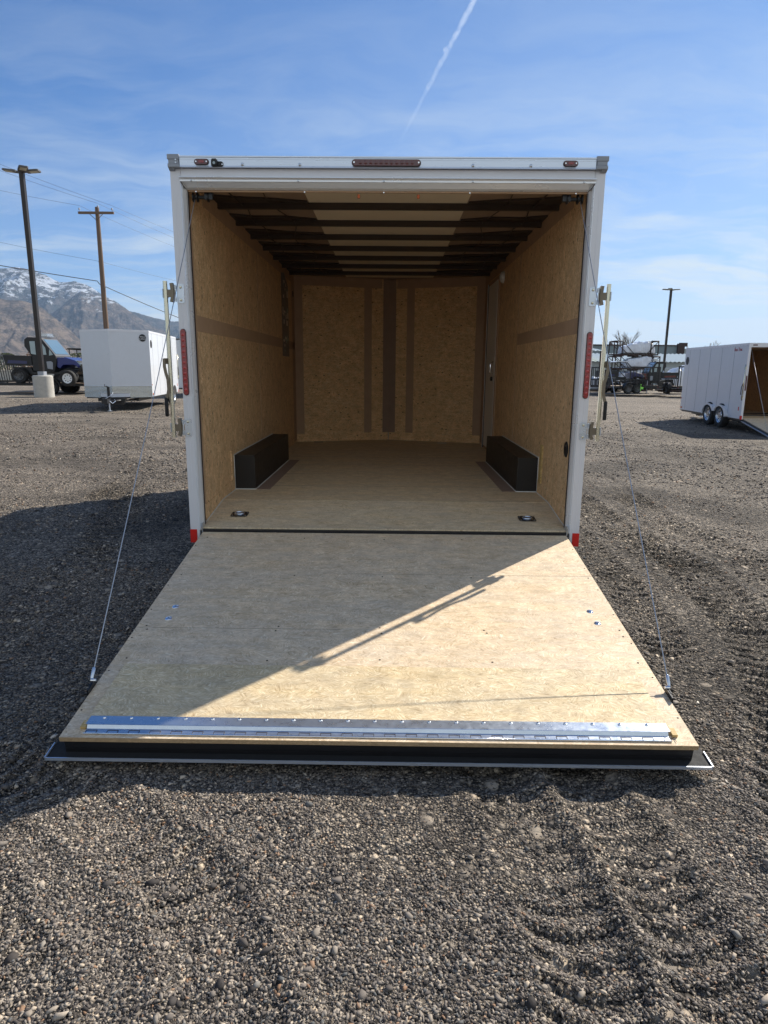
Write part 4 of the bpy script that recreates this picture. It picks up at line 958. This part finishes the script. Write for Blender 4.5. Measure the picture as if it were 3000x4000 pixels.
# ------------------------------------------------------------------ small off-road vehicles
def utv(label, loc, rz, body, sc=1.0, cab=True, wheels_white=False, cat='utility vehicle', roof=None):
    T = thing('utility_vehicle', label, cat, loc, rz); T.scale = (sc,)*3
    for s in (-1, 1):
        for x, nm in ((-1.02, 0), (1.08, 1)): wheel(T, x, s*.62, .34, .34, .24, rim_mat=M_rimd, axis='y', s=s, holes=6)
    m = MB(); m.prism([(-1.35, .42), (1.3, .42), (1.45, .62), (.8, .62), (.55, .50), (-.5, .50), (-.62, .72), (-1.35, .72)], 'y', -.5, .5)
    m.tube([(-1.02, -.62, .34), (-1.02, .62, .34)], .04, 6); m.tube([(1.08, -.62, .34), (1.08, .62, .34)], .04, 6)
    m.build('chassis', M_black, T)
    m = MB(); m.prism([(-1.55, .80), (-.42, .78), (-.42, 1.20), (-1.62, 1.24)], 'y', -.70, -.66); m.prism([(-1.55, .80), (-.42, .78), (-.42, 1.20), (-1.62, 1.24)], 'y', .66, .70)
    m.bb(-1.58, -1.54, -.66, .66, .82, 1.22); m.bb(-.46, -.42, -.66, .66, .8, 1.2); m.bb(-1.54, -.46, -.66, .66, .78, .83)
    bd = m.build('cargo_bed', M_blackp, T)
    m = MB()
    for s in (-1, 1): m.prism([(-1.46, .88), (-.62, .86), (-.62, .98), (-1.40, 1.02)], 'y', s*.701, s*.712)
    m.build('bed_stripe', M_darkblue if body is M_blue else body, bd)
    if cab:
        side = [(-.42, .55), (.48, .50), (.62, .95), (.60, 1.18), (.02, 2.00), (-.52, 2.02), (-.66, 1.92), (-.68, 1.62), (-.42, 1.2)]
        m = MB(); m.prism(side, 'y', -.68, .68); cb = m.build('cab', M_blackp, T, bevel=.02)
        for s in (-1, 1):
            for pg in ([(-.42, 1.30), (-.22, 1.26), (-.22, 1.84), (-.44, 1.84)], [(-.08, 1.26), (.22, 1.26), (.20, 1.56), (.03, 1.84), (-.08, 1.84)], [(.33, 1.22), (.50, 1.26), (.36, 1.50)]):
                m = MB(); m.prism(pg, 'y', s*.681, s*.69); m.build('side_window', M_clearwin, cb)
        m = MB()
        for s in (-1, 1): m.prism([(.22, .66), (.44, .62), (.46, .92), (.38, .98), (.20, .96)], 'y', s*.681, s*.70)
        m.build('door_pad', M_cap, cb)
        Mw = tr(.335, 0, 1.57) @ Matrix.Rotation(math.atan2(.58, .82)-0, 4, 'Y')
        d1_ = Vector((.60-.02, 0, 1.18-2.0)); L_ = d1_.length; nrm = Vector((.82, 0, .58)).normalized()
        m = MB()
        def pane(u0, u1, v, off, mi):
            a = Vector((.02, 0, 2.0))+d1_*u0+nrm*off; b_ = Vector((.02, 0, 2.0))+d1_*u1+nrm*off
            c_ = nrm*.012; q = [a+Vector((0, -v, 0)), a+Vector((0, v, 0)), b_+Vector((0, v, 0)), b_+Vector((0, -v, 0))]
            m.add(q+[p+c_ for p in q], [(0, 1, 2, 3), (7, 6, 5, 4), (0, 4, 5, 1), (1, 5, 6, 2), (2, 6, 7, 3), (3, 7, 4, 0)], mi)
        pane(.02, .98, .66, .003, 0); pane(.10, .88, .56, .016, 1); m.build('windshield', [M_rimd, M_glass], cb)
        m = MB(); m.bb(-.30, .12, -.3, .3, 2.06, 2.12); m.bb(-.16, .10, -.25, .25, 2.12, 2.20); m.build('light_bar', M_rims, cb)
    else:
        m = MB()
        for s in (-1, 1): m.tube([(-.42, s*.62, .7), (-.46, s*.60, 1.86), (.15, s*.58, 1.84), (.58, s*.60, 1.1)], .028, 6); m.tube([(-.44, s*.6, 1.25), (.5, s*.6, 1.2)], .02, 5)
        m.bb(-.4, .3, -.5, .5, .62, .80); m.bb(-.42, -.3, -.5, .5, .8, 1.3); m.build('roll_cage', M_black, T)
        m = MB(); m.prism([(-.62, 1.86), (-.5, 1.92), (.2, 1.92), (.36, 1.84), (.2, 1.86), (-.5, 1.86)], 'y', -.68, .68); m.build('roof', roof or M_blackp, T)
    m = MB(); m.prism([(.58, .72), (.60, 1.14), (.95, 1.16), (1.38, 1.02), (1.55, .84), (1.5, .70), (1.30, .82), (.86, .82), (.70, .66)], 'y', -.62, .62)
    m.build('hood', body, T, bevel=.03)
    m = MB(); m.tube([(1.42, -.45, .55), (1.66, -.42, .60), (1.68, -.4, .85), (1.68, .4, .85), (1.66, .42, .60), (1.42, .45, .55)], .028, 6)
    m.prism([(1.30, .80), (1.60, .72), (1.60, .86), (1.42, 1.02)], 'y', -.58, .58); m.build('grille', M_blackp, T)
    for s in (-1, 1):
        m = MB(); m.prism([(1.30, .93), (1.56, .80), (1.58, .88), (1.36, 1.03)], 'y', s*.36, s*.60); m.build('headlight', M_clearwin, T)
    return T
def flat_trailer(label, loc, rz, L=3.8, W=1.9, rail=.45, gate=1.25, gate_end=-1, wheels=(0.0,), deck=.52, jack=True, group=None, gate_tilt=0):
    """open utility trailer, x along its length; gate at the -x end, tongue at +x"""
    T = thing('utility_trailer', label, 'utility trailer', loc, rz, group); hw, hl = W/2, L/2
    m = MB(); m.bb(-hl, hl, -hw, -hw+.06, deck-.12, deck); m.bb(-hl, hl, hw-.06, hw, deck-.12, deck); m.bb(-hl, -hl+.06, -hw+.06, hw-.06, deck-.12, deck); m.bb(hl-.06, hl, -hw+.06, hw-.06, deck-.12, deck)
    for k in range(5): m.bb(-hl+.3+k*(L-.6)/4-.03, -hl+.3+k*(L-.6)/4+.03, -hw+.06, hw-.06, deck-.1, deck-.03)
    m.tube([(hl-.1, -.5, deck-.08), (hl+1.15, 0, deck-.08)], .04, 6); m.tube([(hl-.1, .5, deck-.08), (hl+1.15, 0, deck-.08)], .04, 6); m.tube([(-wheels[0]*0, -hw, .33), (0, hw, .33)], .03, 6)
    m.build('frame', M_black, T)
    m = MB(); m.bb(-hl+.06, hl-.06, -hw+.06, hw-.06, deck-.028, deck+.004); m.build('deck', M_pallet, T)
    m = MB()
    for s in (-1, 1):
        m.bb(-hl, hl, s*(hw-.02)-.03, s*(hw-.02)+.03, deck+rail-.07, deck+rail)
        for k in range(9): x = -hl+.02+k*(L-.04)/8; m.bb(x-.03, x+.03, s*(hw-.02)-.018, s*(hw-.02)+.018, deck, deck+rail-.07)
    m.build('side_rail', M_black, T)
    m = MB(); Mg = tr(-hl, 0, deck) @ rot('Y', -gate_tilt)
    m.bb(-.03, .03, -hw, -hw+.08, 0, gate, M=Mg); m.bb(-.03, .03, hw-.08, hw, 0, gate, M=Mg); m.bb(-.03, .03, -hw+.08, hw-.08, gate-.07, gate, M=Mg); m.bb(-.02, .02, -hw+.04, hw-.04, 0, .04, M=Mg)
    for k in range(1, 9): y = -hw+k*W/9; m.bb(-.012, .012, y-.024, y+.024, .04, gate-.04, M=Mg)
    m.build('ramp_gate', M_black, T)
    for s in (-1, 1):
        for wx in wheels:
            wheel(T, wx, s*(hw+.12), .33, .33, .2, rim_mat=M_rimd, axis='y', s=s, holes=6)
        m = MB(); fr = []
        for wx in (wheels[0], wheels[-1]):
            fr.append(wx)
        P = []; Q = []
        for k in range(13):
            a = math.pi*(1-k/12); cx_ = fr[0] if k < 6 else (fr[1] if k > 6 else sum(fr)/2); P.append((cx_+.42*math.cos(a), .36+.40*math.sin(a))); Q.append((cx_+.39*math.cos(a), .36+.37*math.sin(a)))
        for i in range(12): m.prism([P[i], P[i+1], Q[i+1], Q[i]], 'y', s*(hw+.005), s*(hw+.24))
        m.build('fender', M_black, T)
        m = MB(); m.bb(-hl-.01, -hl+.01, s*(hw-.12), s*(hw-.02), deck-.10, deck-.03); m.build('tail_light', M_redd, T)
    if jack:
        m = MB(); m.tube([(hl+.8, .08, .02), (hl+.8, .08, deck+.32)], .03, 8); m.cyl((hl+.8, .08, .015), .07, .03, 'z', 10); m.build('tongue_jack', M_galv, T)
    return T
gp = 'open utility trailers carrying vehicles'
u1 = flat_trailer('black trailer under the blue utility vehicle, tall slatted gate at left', (-16.4, 27.6, -.24), R(3), 4.1, 2.0, .12, 1.30, wheels=(.55,), gate_tilt=6, jack=False, group=gp)
utv('blue and black utility vehicle with closed cab and white roof light bar', (-16.05, 27.1, .27), R(-2), M_blue, 1.03).scale = (1.12, 1.03, 1.03)
T = thing('spare_wheel', 'spare wheel with a white eight-hole rim beside the blue utility vehicle', 'wheel', (-14.72, 25.98, .16))
wheel(T, 0, 0, .36, .36, .22, rim_mat=M_rimw, axis='y', s=-1, holes=8)
u1b = utv('black-roofed open buggy behind the closed white trailer, mostly hidden', (-16.3, 31.0, .05), R(8), M_yellow, 1.0, cab=False, roof=M_blackp)
T = thing('skid_attachment', 'black machine with yellow letters between the utility vehicle and the closed white trailer', 'machine', (-15.3, 29.0, -.24), R(5))
m = MB(); m.prism([(-1.2, .35), (1.1, .35), (1.2, .9), (.6, 1.3), (-1.0, 1.2)], 'y', -.4, .4); bd = m.build('body', M_blackp, T, bevel=.03)
m = MB(); text_mesh(m, 'MAX', .30, tr(.15, -.405, .62) @ rot('X', 90)); m.bb(-.2, .8, -.42, -.40, .92, .98); m.build('lettering', M_yellow, bd)
m = MB()
for x in (-.8, .7): m.cyl((x, 0, .33), .33, .9, 'y', 20)
m.build('track_wheel', M_tyre, T)

# right side of the lot
flat_trailer('black trailer with low rails and a tall mesh gate, left of the green-tagged jack', (15.45, 40.8, -.44), R(24), 3.4, 1.9, .42, 1.22, wheels=(-.3, .45), jack=True, group=gp)
flat_trailer('middle black trailer with an upright gate in front of the red-bodied vehicle', (17.6, 41.6, -.44), R(62), 3.3, 1.9, .40, 1.25, wheels=(.9,), jack=False, group=gp)
flat_trailer('black trailer with a square slatted gate, right of the far light pole', (19.5, 40.2, -.44), R(84), 2.6, 1.7, .55, 1.30, wheels=(.1,), jack=False, group=gp)
utv('dark blue utility vehicle with a pale roof on the leftmost railed trailer', (16.0, 42.6, -.12), R(0), M_darkblue, .95, cab=False, roof=M_wrap)
utv('red and black boxy vehicle with a hard cab behind the middle gated trailer', (18.6, 43.4, -.2), R(180), M_redpl, .95)
T = thing('jack_tag', 'bright green tag hanging on the jack of a black trailer', 'tag', (16.42, 39.6, -.42))
m = MB(); m.bb(-.03, .03, -.01, .01, .55, .62); m.bb(-.02, .02, -.012, .008, .2, .5); m.prism([(-.02, .32), (.16, .30), (.18, .44), (.0, .46)], 'y', -.015, -.005); m.build('tag_card', M_green, T)
def wrapped(parent, L, W, Hh, seed, flip=1):
    rn = random.Random(seed); n, k = 34, 18; vs = []
    for i in range(n+1):
        u = i/n; x = (u-.5)*L; top = Hh*(.50+.50*math.sin(min(1, u*1.25+.12)*math.pi*.5)**1.0) if u < .78 else Hh*(1.0-(u-.78)/.22*.42)
        if flip < 0: x = -x
        for j in range(k):
            a = 2*math.pi*j/k; cx_, sx_ = math.cos(a), math.sin(a)
            yy = W/2*math.copysign(abs(cx_)**.38, cx_); zz = top/2+top/2*math.copysign(abs(sx_)**.42, sx_)
            e = 1-.35*max(0, abs(u-.5)*2-.88)/.12
            nv = Vector((x*2.2+seed, yy*2.2, zz*2.2)); q = mnoise.noise(nv)*.20+abs(mnoise.noise(nv*2.7))*.12
            vs.append((x+q*.3, yy*e*(1+q*.6), .02+zz*e*(1+q)))
    fs = [(i*k+j, i*k+(j+1) % k, (i+1)*k+(j+1) % k, (i+1)*k+j) for i in range(n) for j in range(k)]
    fs += [tuple(range(k))[::-1], tuple(range(n*k, n*k+k))]
    m = MB(); m.add(vs, fs, 0, False); return m.build('wrapped_load', M_wrap, parent)
def crate(label, loc, rz, L=3.35, W=1.5, Hh=1.0, load=(2.5, 1.35, 1.0), dx=.3, seed=1, frame=True, fh=1.05):
    T = thing('shipping_crate', label, 'crate', loc, rz, 'shrink-wrapped machines in steel crates')
    m = MB(); m.bb(-L/2, L/2, -W/2, W/2, 0, .10, mi=0)
    for x in (-L*.33, 0, L*.33): m.bb(x-.2, x+.2, -W/2-.01, W/2+.01, -.09, 0, mi=0)
    m.build('base', M_rust, T)
    if frame:
        m = MB(); rr_ = .045; hx, hy = L/2-.03, W/2-.03
        for x in (-hx, -hx+.62, hx-.55, hx):
            for y in (-hy, hy): m.tube([(x, y, .1), (x, y, fh)], rr_, 5)
        for y in (-hy, hy):
            m.tube([(-hx, y, fh), (-hx+.62, y, fh)], rr_, 5); m.tube([(hx-.55, y, fh), (hx, y, fh)], rr_, 5)
            m.tube([(-hx, y, fh), (-hx+1.0, y, .12)], rr_*.6, 5); m.tube([(-hx+.62, y, fh), (-hx+1.5, y, .12)], rr_*.6, 5); m.tube([(hx, y, fh), (hx-.8, y, .12)], rr_*.6, 5)
        for x in (-hx, hx): m.tube([(x, -hy, fh), (x, hy, fh)], rr_, 5)
        m.build('crate_frame', M_rust, T)
    wl = wrapped(T, *load, seed); wl.location = (dx, 0, .10); return T
crate('topmost white-wrapped machine in the steel crate stack', (18.72, 48, 2.22), R(-3), dx=.22, load=(2.55, 1.35, .88), seed=1)
crate('second white-wrapped machine from the top of the steel crate stack', (18.75, 47.9, 1.19), R(-3), L=3.6, dx=.45, load=(2.5, 1.35, .86), seed=5, fh=.94)
crate('third white-wrapped machine, below the two upper crates of the stack', (18.65, 47.9, .12), R(-3), L=3.6, dx=.25, load=(2.6, 1.35, .95), seed=9, fh=.98)
crate('bottom crate of the stack, its white load half hidden by parked vehicles', (18.4, 47.9, -.40), R(-3), L=3.6, dx=-.2, load=(2.6, 1.35, .42), seed=13, fh=.43)
crate('white-wrapped machine on the ground between the far light pole and the right trailer', (21.9, 47, -.42), R(4), L=2.6, dx=0, load=(2.3, 1.35, 1.62), seed=21, fh=1.3, frame=False)
T = thing('wrapped_pallet', 'low white-wrapped load on the ground behind the dark blue vehicle', 'load', (15.2, 43.9, -.42))
m = MB(); m.bb(-1.2, 1.2, -.6, .6, 0, .1); m.build('pallet', M_pallet, T); wl = wrapped(T, 2.6, 1.3, .85, 31, -1); wl.location = (0, 0, .1)
T = thing('wrapped_pallet', 'pallet of small white bags behind the square slatted gate', 'load', (22.0, 43.2, -.42))
m = MB(); m.bb(-.9, .9, -.6, .6, 0, .12); m.build('pallet', M_pallet, T)
m = MB(); rn = random.Random(3)
for i in range(5):
    for k in range(4): m.box((-.7+i*.34, -.45, .25+k*.24), (.30, .5, .20), M=tr(0, rn.uniform(-.05, .05), rn.uniform(-.01, .01)))
m.build('bags', M_wrap, T, bevel=.05)

# buildings
def corrug(m, x0, x1, y0, y1, z0, z1, pitch=.3, amp=.035, th=.02):
    n = int((x1-x0)/pitch*4); vs = []
    for i in range(n+1):
        x = x0+(x1-x0)*i/n; a = amp*math.sin(2*math.pi*(x-x0)/pitch); vs += [(x, y0, z0+a), (x, y1, z1+a), (x, y0, z0+a-th), (x, y1, z1+a-th)]
    fs = []
    for i in range(n): a = i*4; b_ = a+4; fs += [(a, b_, b_+1, a+1), (a+2, a+3, b_+3, b_+2), (a, a+2, b_+2, b_), (a+1, b_+1, b_+3, a+3)]
    m.add(vs, fs, 0)
T = thing('metal_shop', 'long grey-blue metal building with a flat dark-edged roof behind the crate stack', 'building', (24, 70, -.4))
m = MB(); m.bb(-16, 7.6, 0, 14, 0, 4.15); m.build('wall', M_metalwall, T)
m = MB(); m.bb(-16.2, 7.8, -.15, 14.1, 4.15, 4.27); m.bb(7.35, 8.1, -.25, .1, 0, 4.4); m.bb(7.6, 8.4, -.2, .2, 4.1, 4.5); m.build('roof_edge', M_brownt, T)
m = MB(); m.bb(7.9, 22, .6, 14, 0, 3.9); m.build('side_wing', M_metalwall2, T)
m = MB(); m.tube([(4.4, -1.0, 2.9), (4.4, -1.0, 3.5)], .06, 8); m.cyl((4.4, -1.0, 3.5), .22, .08, 'z', 10); m.tube([(12.4, 3, 3.8), (12.4, 3, 4.6)], .1, 8); m.tube([(9.8, 3, 3.8), (9.8, 3, 4.3)], .1, 8); m.build('roof_vent', M_rimw, T)
T = thing('open_shed', 'low shed with a pale corrugated roof in front of the grey-blue building', 'building', (24, 62, -.4))
m = MB(); corrug(m, -6.4, 12.5, -.3, 5.5, 2.35, 3.25, .42, .045); m.build('roof', M_roofm, T)
m = MB(); m.bb(-6.2, 12.3, .1, 5.3, 0, 2.28); m.build('wall', M_metalwall2, T)
T = thing('open_shed', 'small shed roof end, pale and sloping, just right of the centre trailer', 'building', (18.9, 61.5, -.4))
m = MB(); corrug(m, -5, 1.6, -.8, 3.8, 3.35, 3.75, .42, .04); m.build('roof', M_roofm, T)
for x in (-4, -1.2, 1.4):
    m = MB(); m.bb(x-.07, x+.07, -.5, -.36, 0, 3.32); m.build('post', M_brownt, T)
    m = MB(); m.bb(x-.07, x+.07, 3.3, 3.44, 0, 3.6); m.build('post', M_brownt, T)
m = MB(); m.bb(-4.5, 1.5, 3.0, 3.1, 0, 3.3); m.build('wall', M_brownt, T)
# chain-link fence in front of the sheds
T = thing('chain_fence', 'thin grey rail fence running behind the parked utility vehicles', 'fence', (20, 50, -.42))
for k in range(12): m = MB(); m.tube([(-6+k*1.6, 0, 0), (-6+k*1.6, 0, 1.72)], .03, 6); m.build('post', M_galv, T)
m = MB(); m.tube([(-6, 0, 1.72), (11.6, 0, 1.72)], .025, 5); m.tube([(-6, 0, .1), (11.6, 0, .1)], .01, 4)
for k in range(110):
    x = -6+k*.16; m.tube([(x, 0, .1), (x+.5 if x < 11 else x, 0, 1.7)], .003, 3, caps=False); m.tube([(x+.5 if x < 11 else x, .004, .1), (x, .004, 1.7)], .003, 3, caps=False)
m.build('mesh_wire', M_galv, T)

# ------------------------------------------------------------------ bare trees
def bare_tree(label, loc, h, seed, spread=.34, levels=5, r0=.16, col=M_bark):
    rn = random.Random(seed); T = thing('bare_tree', label, 'tree', loc, 0, 'leafless trees behind the buildings'); tr_ = MB(); cr = MB()
    def grow(p, d_, L, r, lv):
        q = p+d_*L; mid = p+d_*L*.5+Vector((rn.uniform(-1, 1), rn.uniform(-1, 1), 0))*L*.05
        (tr_ if lv == 0 else cr).tube([p, mid, q], [r, r*.85, r*.7], 6 if lv < 2 else 3, caps=False)
        if lv >= levels: return
        for k in range(3 if lv < 3 else 3):
            a = rn.uniform(0, 2*math.pi); sp = spread*rn.uniform(.6, 1.5)
            nd = (d_+Vector((math.cos(a), math.sin(a), .15))*sp).normalized(); grow(p+d_*L*rn.uniform(.55, 1.0), nd, L*rn.uniform(.58, .82), r*.58, lv+1)
    grow(Vector((0, 0, 0)), Vector((rn.uniform(-.05, .05), 0, 1)).normalized(), h*.36, r0, 0)
    tr_.build('trunk', col, T); cr.build('crown', col, T); return T
bare_tree('leafless tree just left of the topmost crate, leaning left', (30.6, 92, -.4), 6.4, 3, .30)
bare_tree('leafless upright tree behind the left uprights of the crate stack', (32.9, 90, -.4), 7.0, 8, .26)
bare_tree('thin leafless tree above the topmost crate load', (35.0, 93, -.4), 6.0, 12, .28, r0=.12)
bare_tree('small leafless tree poking over the right trailer roof, left one', (45.3, 90, -.4), 6.0, 17, .4)
bare_tree('small leafless tree poking over the middle of the right trailer roof', (48.6, 96, -.4), 6.2, 23, .42)
bare_tree('broad leafless tree at the right edge of the photo', (53.6, 88, -.4), 7.4, 29, .50, r0=.2)
brownleaf, t, b = new_mat('dry_foliage'); t.put(b.inputs['Base Color'], t.mix(t.noise(co(t), 2, 3), (.13, .075, .055), (.22, .14, .10))); b.inputs['Roughness'].default_value = .9
def bush_tree(label, loc, h, wd, seed, mat):
    T = thing('dry_tree', label, 'tree', loc, 0, 'dry trees below the mountains'); rn = random.Random(seed)
    m = MB(); m.tube([(0, 0, 0), (.05, 0, h*.5), (0, 0, h*.8)], [.12, .08, .03], 6); m.build('trunk', M_bark, T)
    m = MB()
    for k in range(900):
        a = rn.uniform(0, 2*math.pi); rr_ = rn.random()**.5; z = rn.uniform(.22, 1)*h; e = math.sin(min(1, (1.02-z/h)*1.6+.1)*math.pi/2)
        c_ = Vector((math.cos(a)*rr_*wd*e, math.sin(a)*rr_*wd*e, z)); d1_ = Vector((rn.gauss(0, 1), rn.gauss(0, 1), rn.gauss(0, 1))).normalized()*.10; d2_ = d1_.cross(Vector((rn.gauss(0, 1), rn.gauss(0, 1), 1))).normalized()*.07
        m.add([c_-d1_, c_+d2_, c_+d1_, c_-d2_], [(0, 1, 2, 3)])
    m.build('crown', mat, T)
greenleaf = pmat('olive_foliage', (.060, .075, .035), .9, 0, .4, 2)
bush_tree('reddish dry tree low behind the cargo bed of the blue vehicle', (-35.2, 62, -.2), 2.9, 1.8, 1, brownleaf)
bush_tree('greenish dry tree at the left edge behind the slatted gate', (-39.5, 64, -.2), 2.5, 2.2, 2, greenleaf)
bush_tree('olive dry tree seen right of the blue vehicle cab', (-33.0, 66, -.2), 2.6, 2.6, 5, greenleaf)
bush_tree('reddish dry tree between the blue vehicle and the closed trailer', (-29.6, 62, -.2), 2.7, 1.7, 7, brownleaf)
T = thing('guard_wall', 'pale low wall far behind the slatted gate on the left', 'wall', (-34, 56, -.2)); m = MB(); m.bb(-12, 6, 0, .3, 0, .75); m.bb(-12.1, 6.1, -.05, .35, .75, .85); m.build('wall', M_concrete, T)

# ------------------------------------------------------------------ contrail
mc, t, b = new_mat('contrail_vapour'); out = t.n['Material Output']; t.n.remove(b)
g = t.node('ShaderNodeNewGeometry'); P = g.outputs['Position']
facing = t.node('ShaderNodeLayerWeight'); facing.inputs[0].default_value = .5
core = t.math('POWER', t.math('SUBTRACT', 1.0, facing.outputs['Facing'], clamp=True), 1.6)
nz = t.ramp(t.noise(P, .0042, 6, .65), [(.32, .15), (.68, 1.0)])
spz = t.node('ShaderNodeSeparateXYZ'); t.put(spz.inputs[0], P)
fade = t.math('SUBTRACT', 1.0, t.math('DIVIDE', t.math('SUBTRACT', spz.outputs[1], 15500.0), 10500.0), clamp=True)
fade2 = t.math('MULTIPLY_ADD', fade, .95, .02)
alpha = t.math('MULTIPLY', t.math('MULTIPLY', core, nz), t.math('MULTIPLY', fade2, .75), clamp=True)
df = t.node('ShaderNodeBsdfDiffuse'); df.inputs[0].default_value = (.95, .97, 1, 1); tl = t.node('ShaderNodeBsdfTranslucent'); tl.inputs[0].default_value = (.95, .97, 1, 1)
ad = t.node('ShaderNodeMixShader'); t.l.new(df.outputs[0], ad.inputs[1]); t.l.new(tl.outputs[0], ad.inputs[2]); tp = t.node('ShaderNodeBsdfTransparent')
mx = t.node('ShaderNodeMixShader'); t.put(mx.inputs[0], alpha); t.l.new(tp.outputs[0], mx.inputs[1]); t.l.new(ad.outputs[0], mx.inputs[2]); t.l.new(mx.outputs[0], out.inputs[0])
a_ = Vector((.12, 1.147, .554))*(8000/.554); b_ = Vector((.008, 1.098, .338))*(8000/.338); dd = (b_-a_)
m = MB(); rn = random.Random(5); pts = []; rad = []
for k in range(-20, 101):
    q = a_+dd*(k/85.0); q = q+Vector((rn.gauss(0, 1), 0, rn.gauss(0, 1)))*10; pts.append(q); rad.append(74+rn.uniform(-14, 14)+.5*max(0, k-40))
m.tube(pts, rad, 24, caps=False); ct = m.build('contrail', mc); tag(ct, 'thin white contrail slanting down the blue sky above the centre trailer', 'contrail')

# ------------------------------------------------------------------ haze
hz = MB(); hz.bb(-8600, 8600, -560, 8500, -4, 790); hm = bpy.data.materials.new('thin_air'); hm.use_nodes = True; t = NT(hm.node_tree)
t.n.remove(t.n['Principled BSDF']); pv = t.node('ShaderNodeVolumePrincipled'); pv.inputs['Color'].default_value = (.52, .72, 1, 1); pv.inputs['Density'].default_value = 7.5e-5; pv.inputs['Anisotropy'].default_value = .25
t.l.new(pv.outputs[0], t.n['Material Output'].inputs['Volume'])
ho = hz.build('haze', hm); tag(ho, kind='stuff')
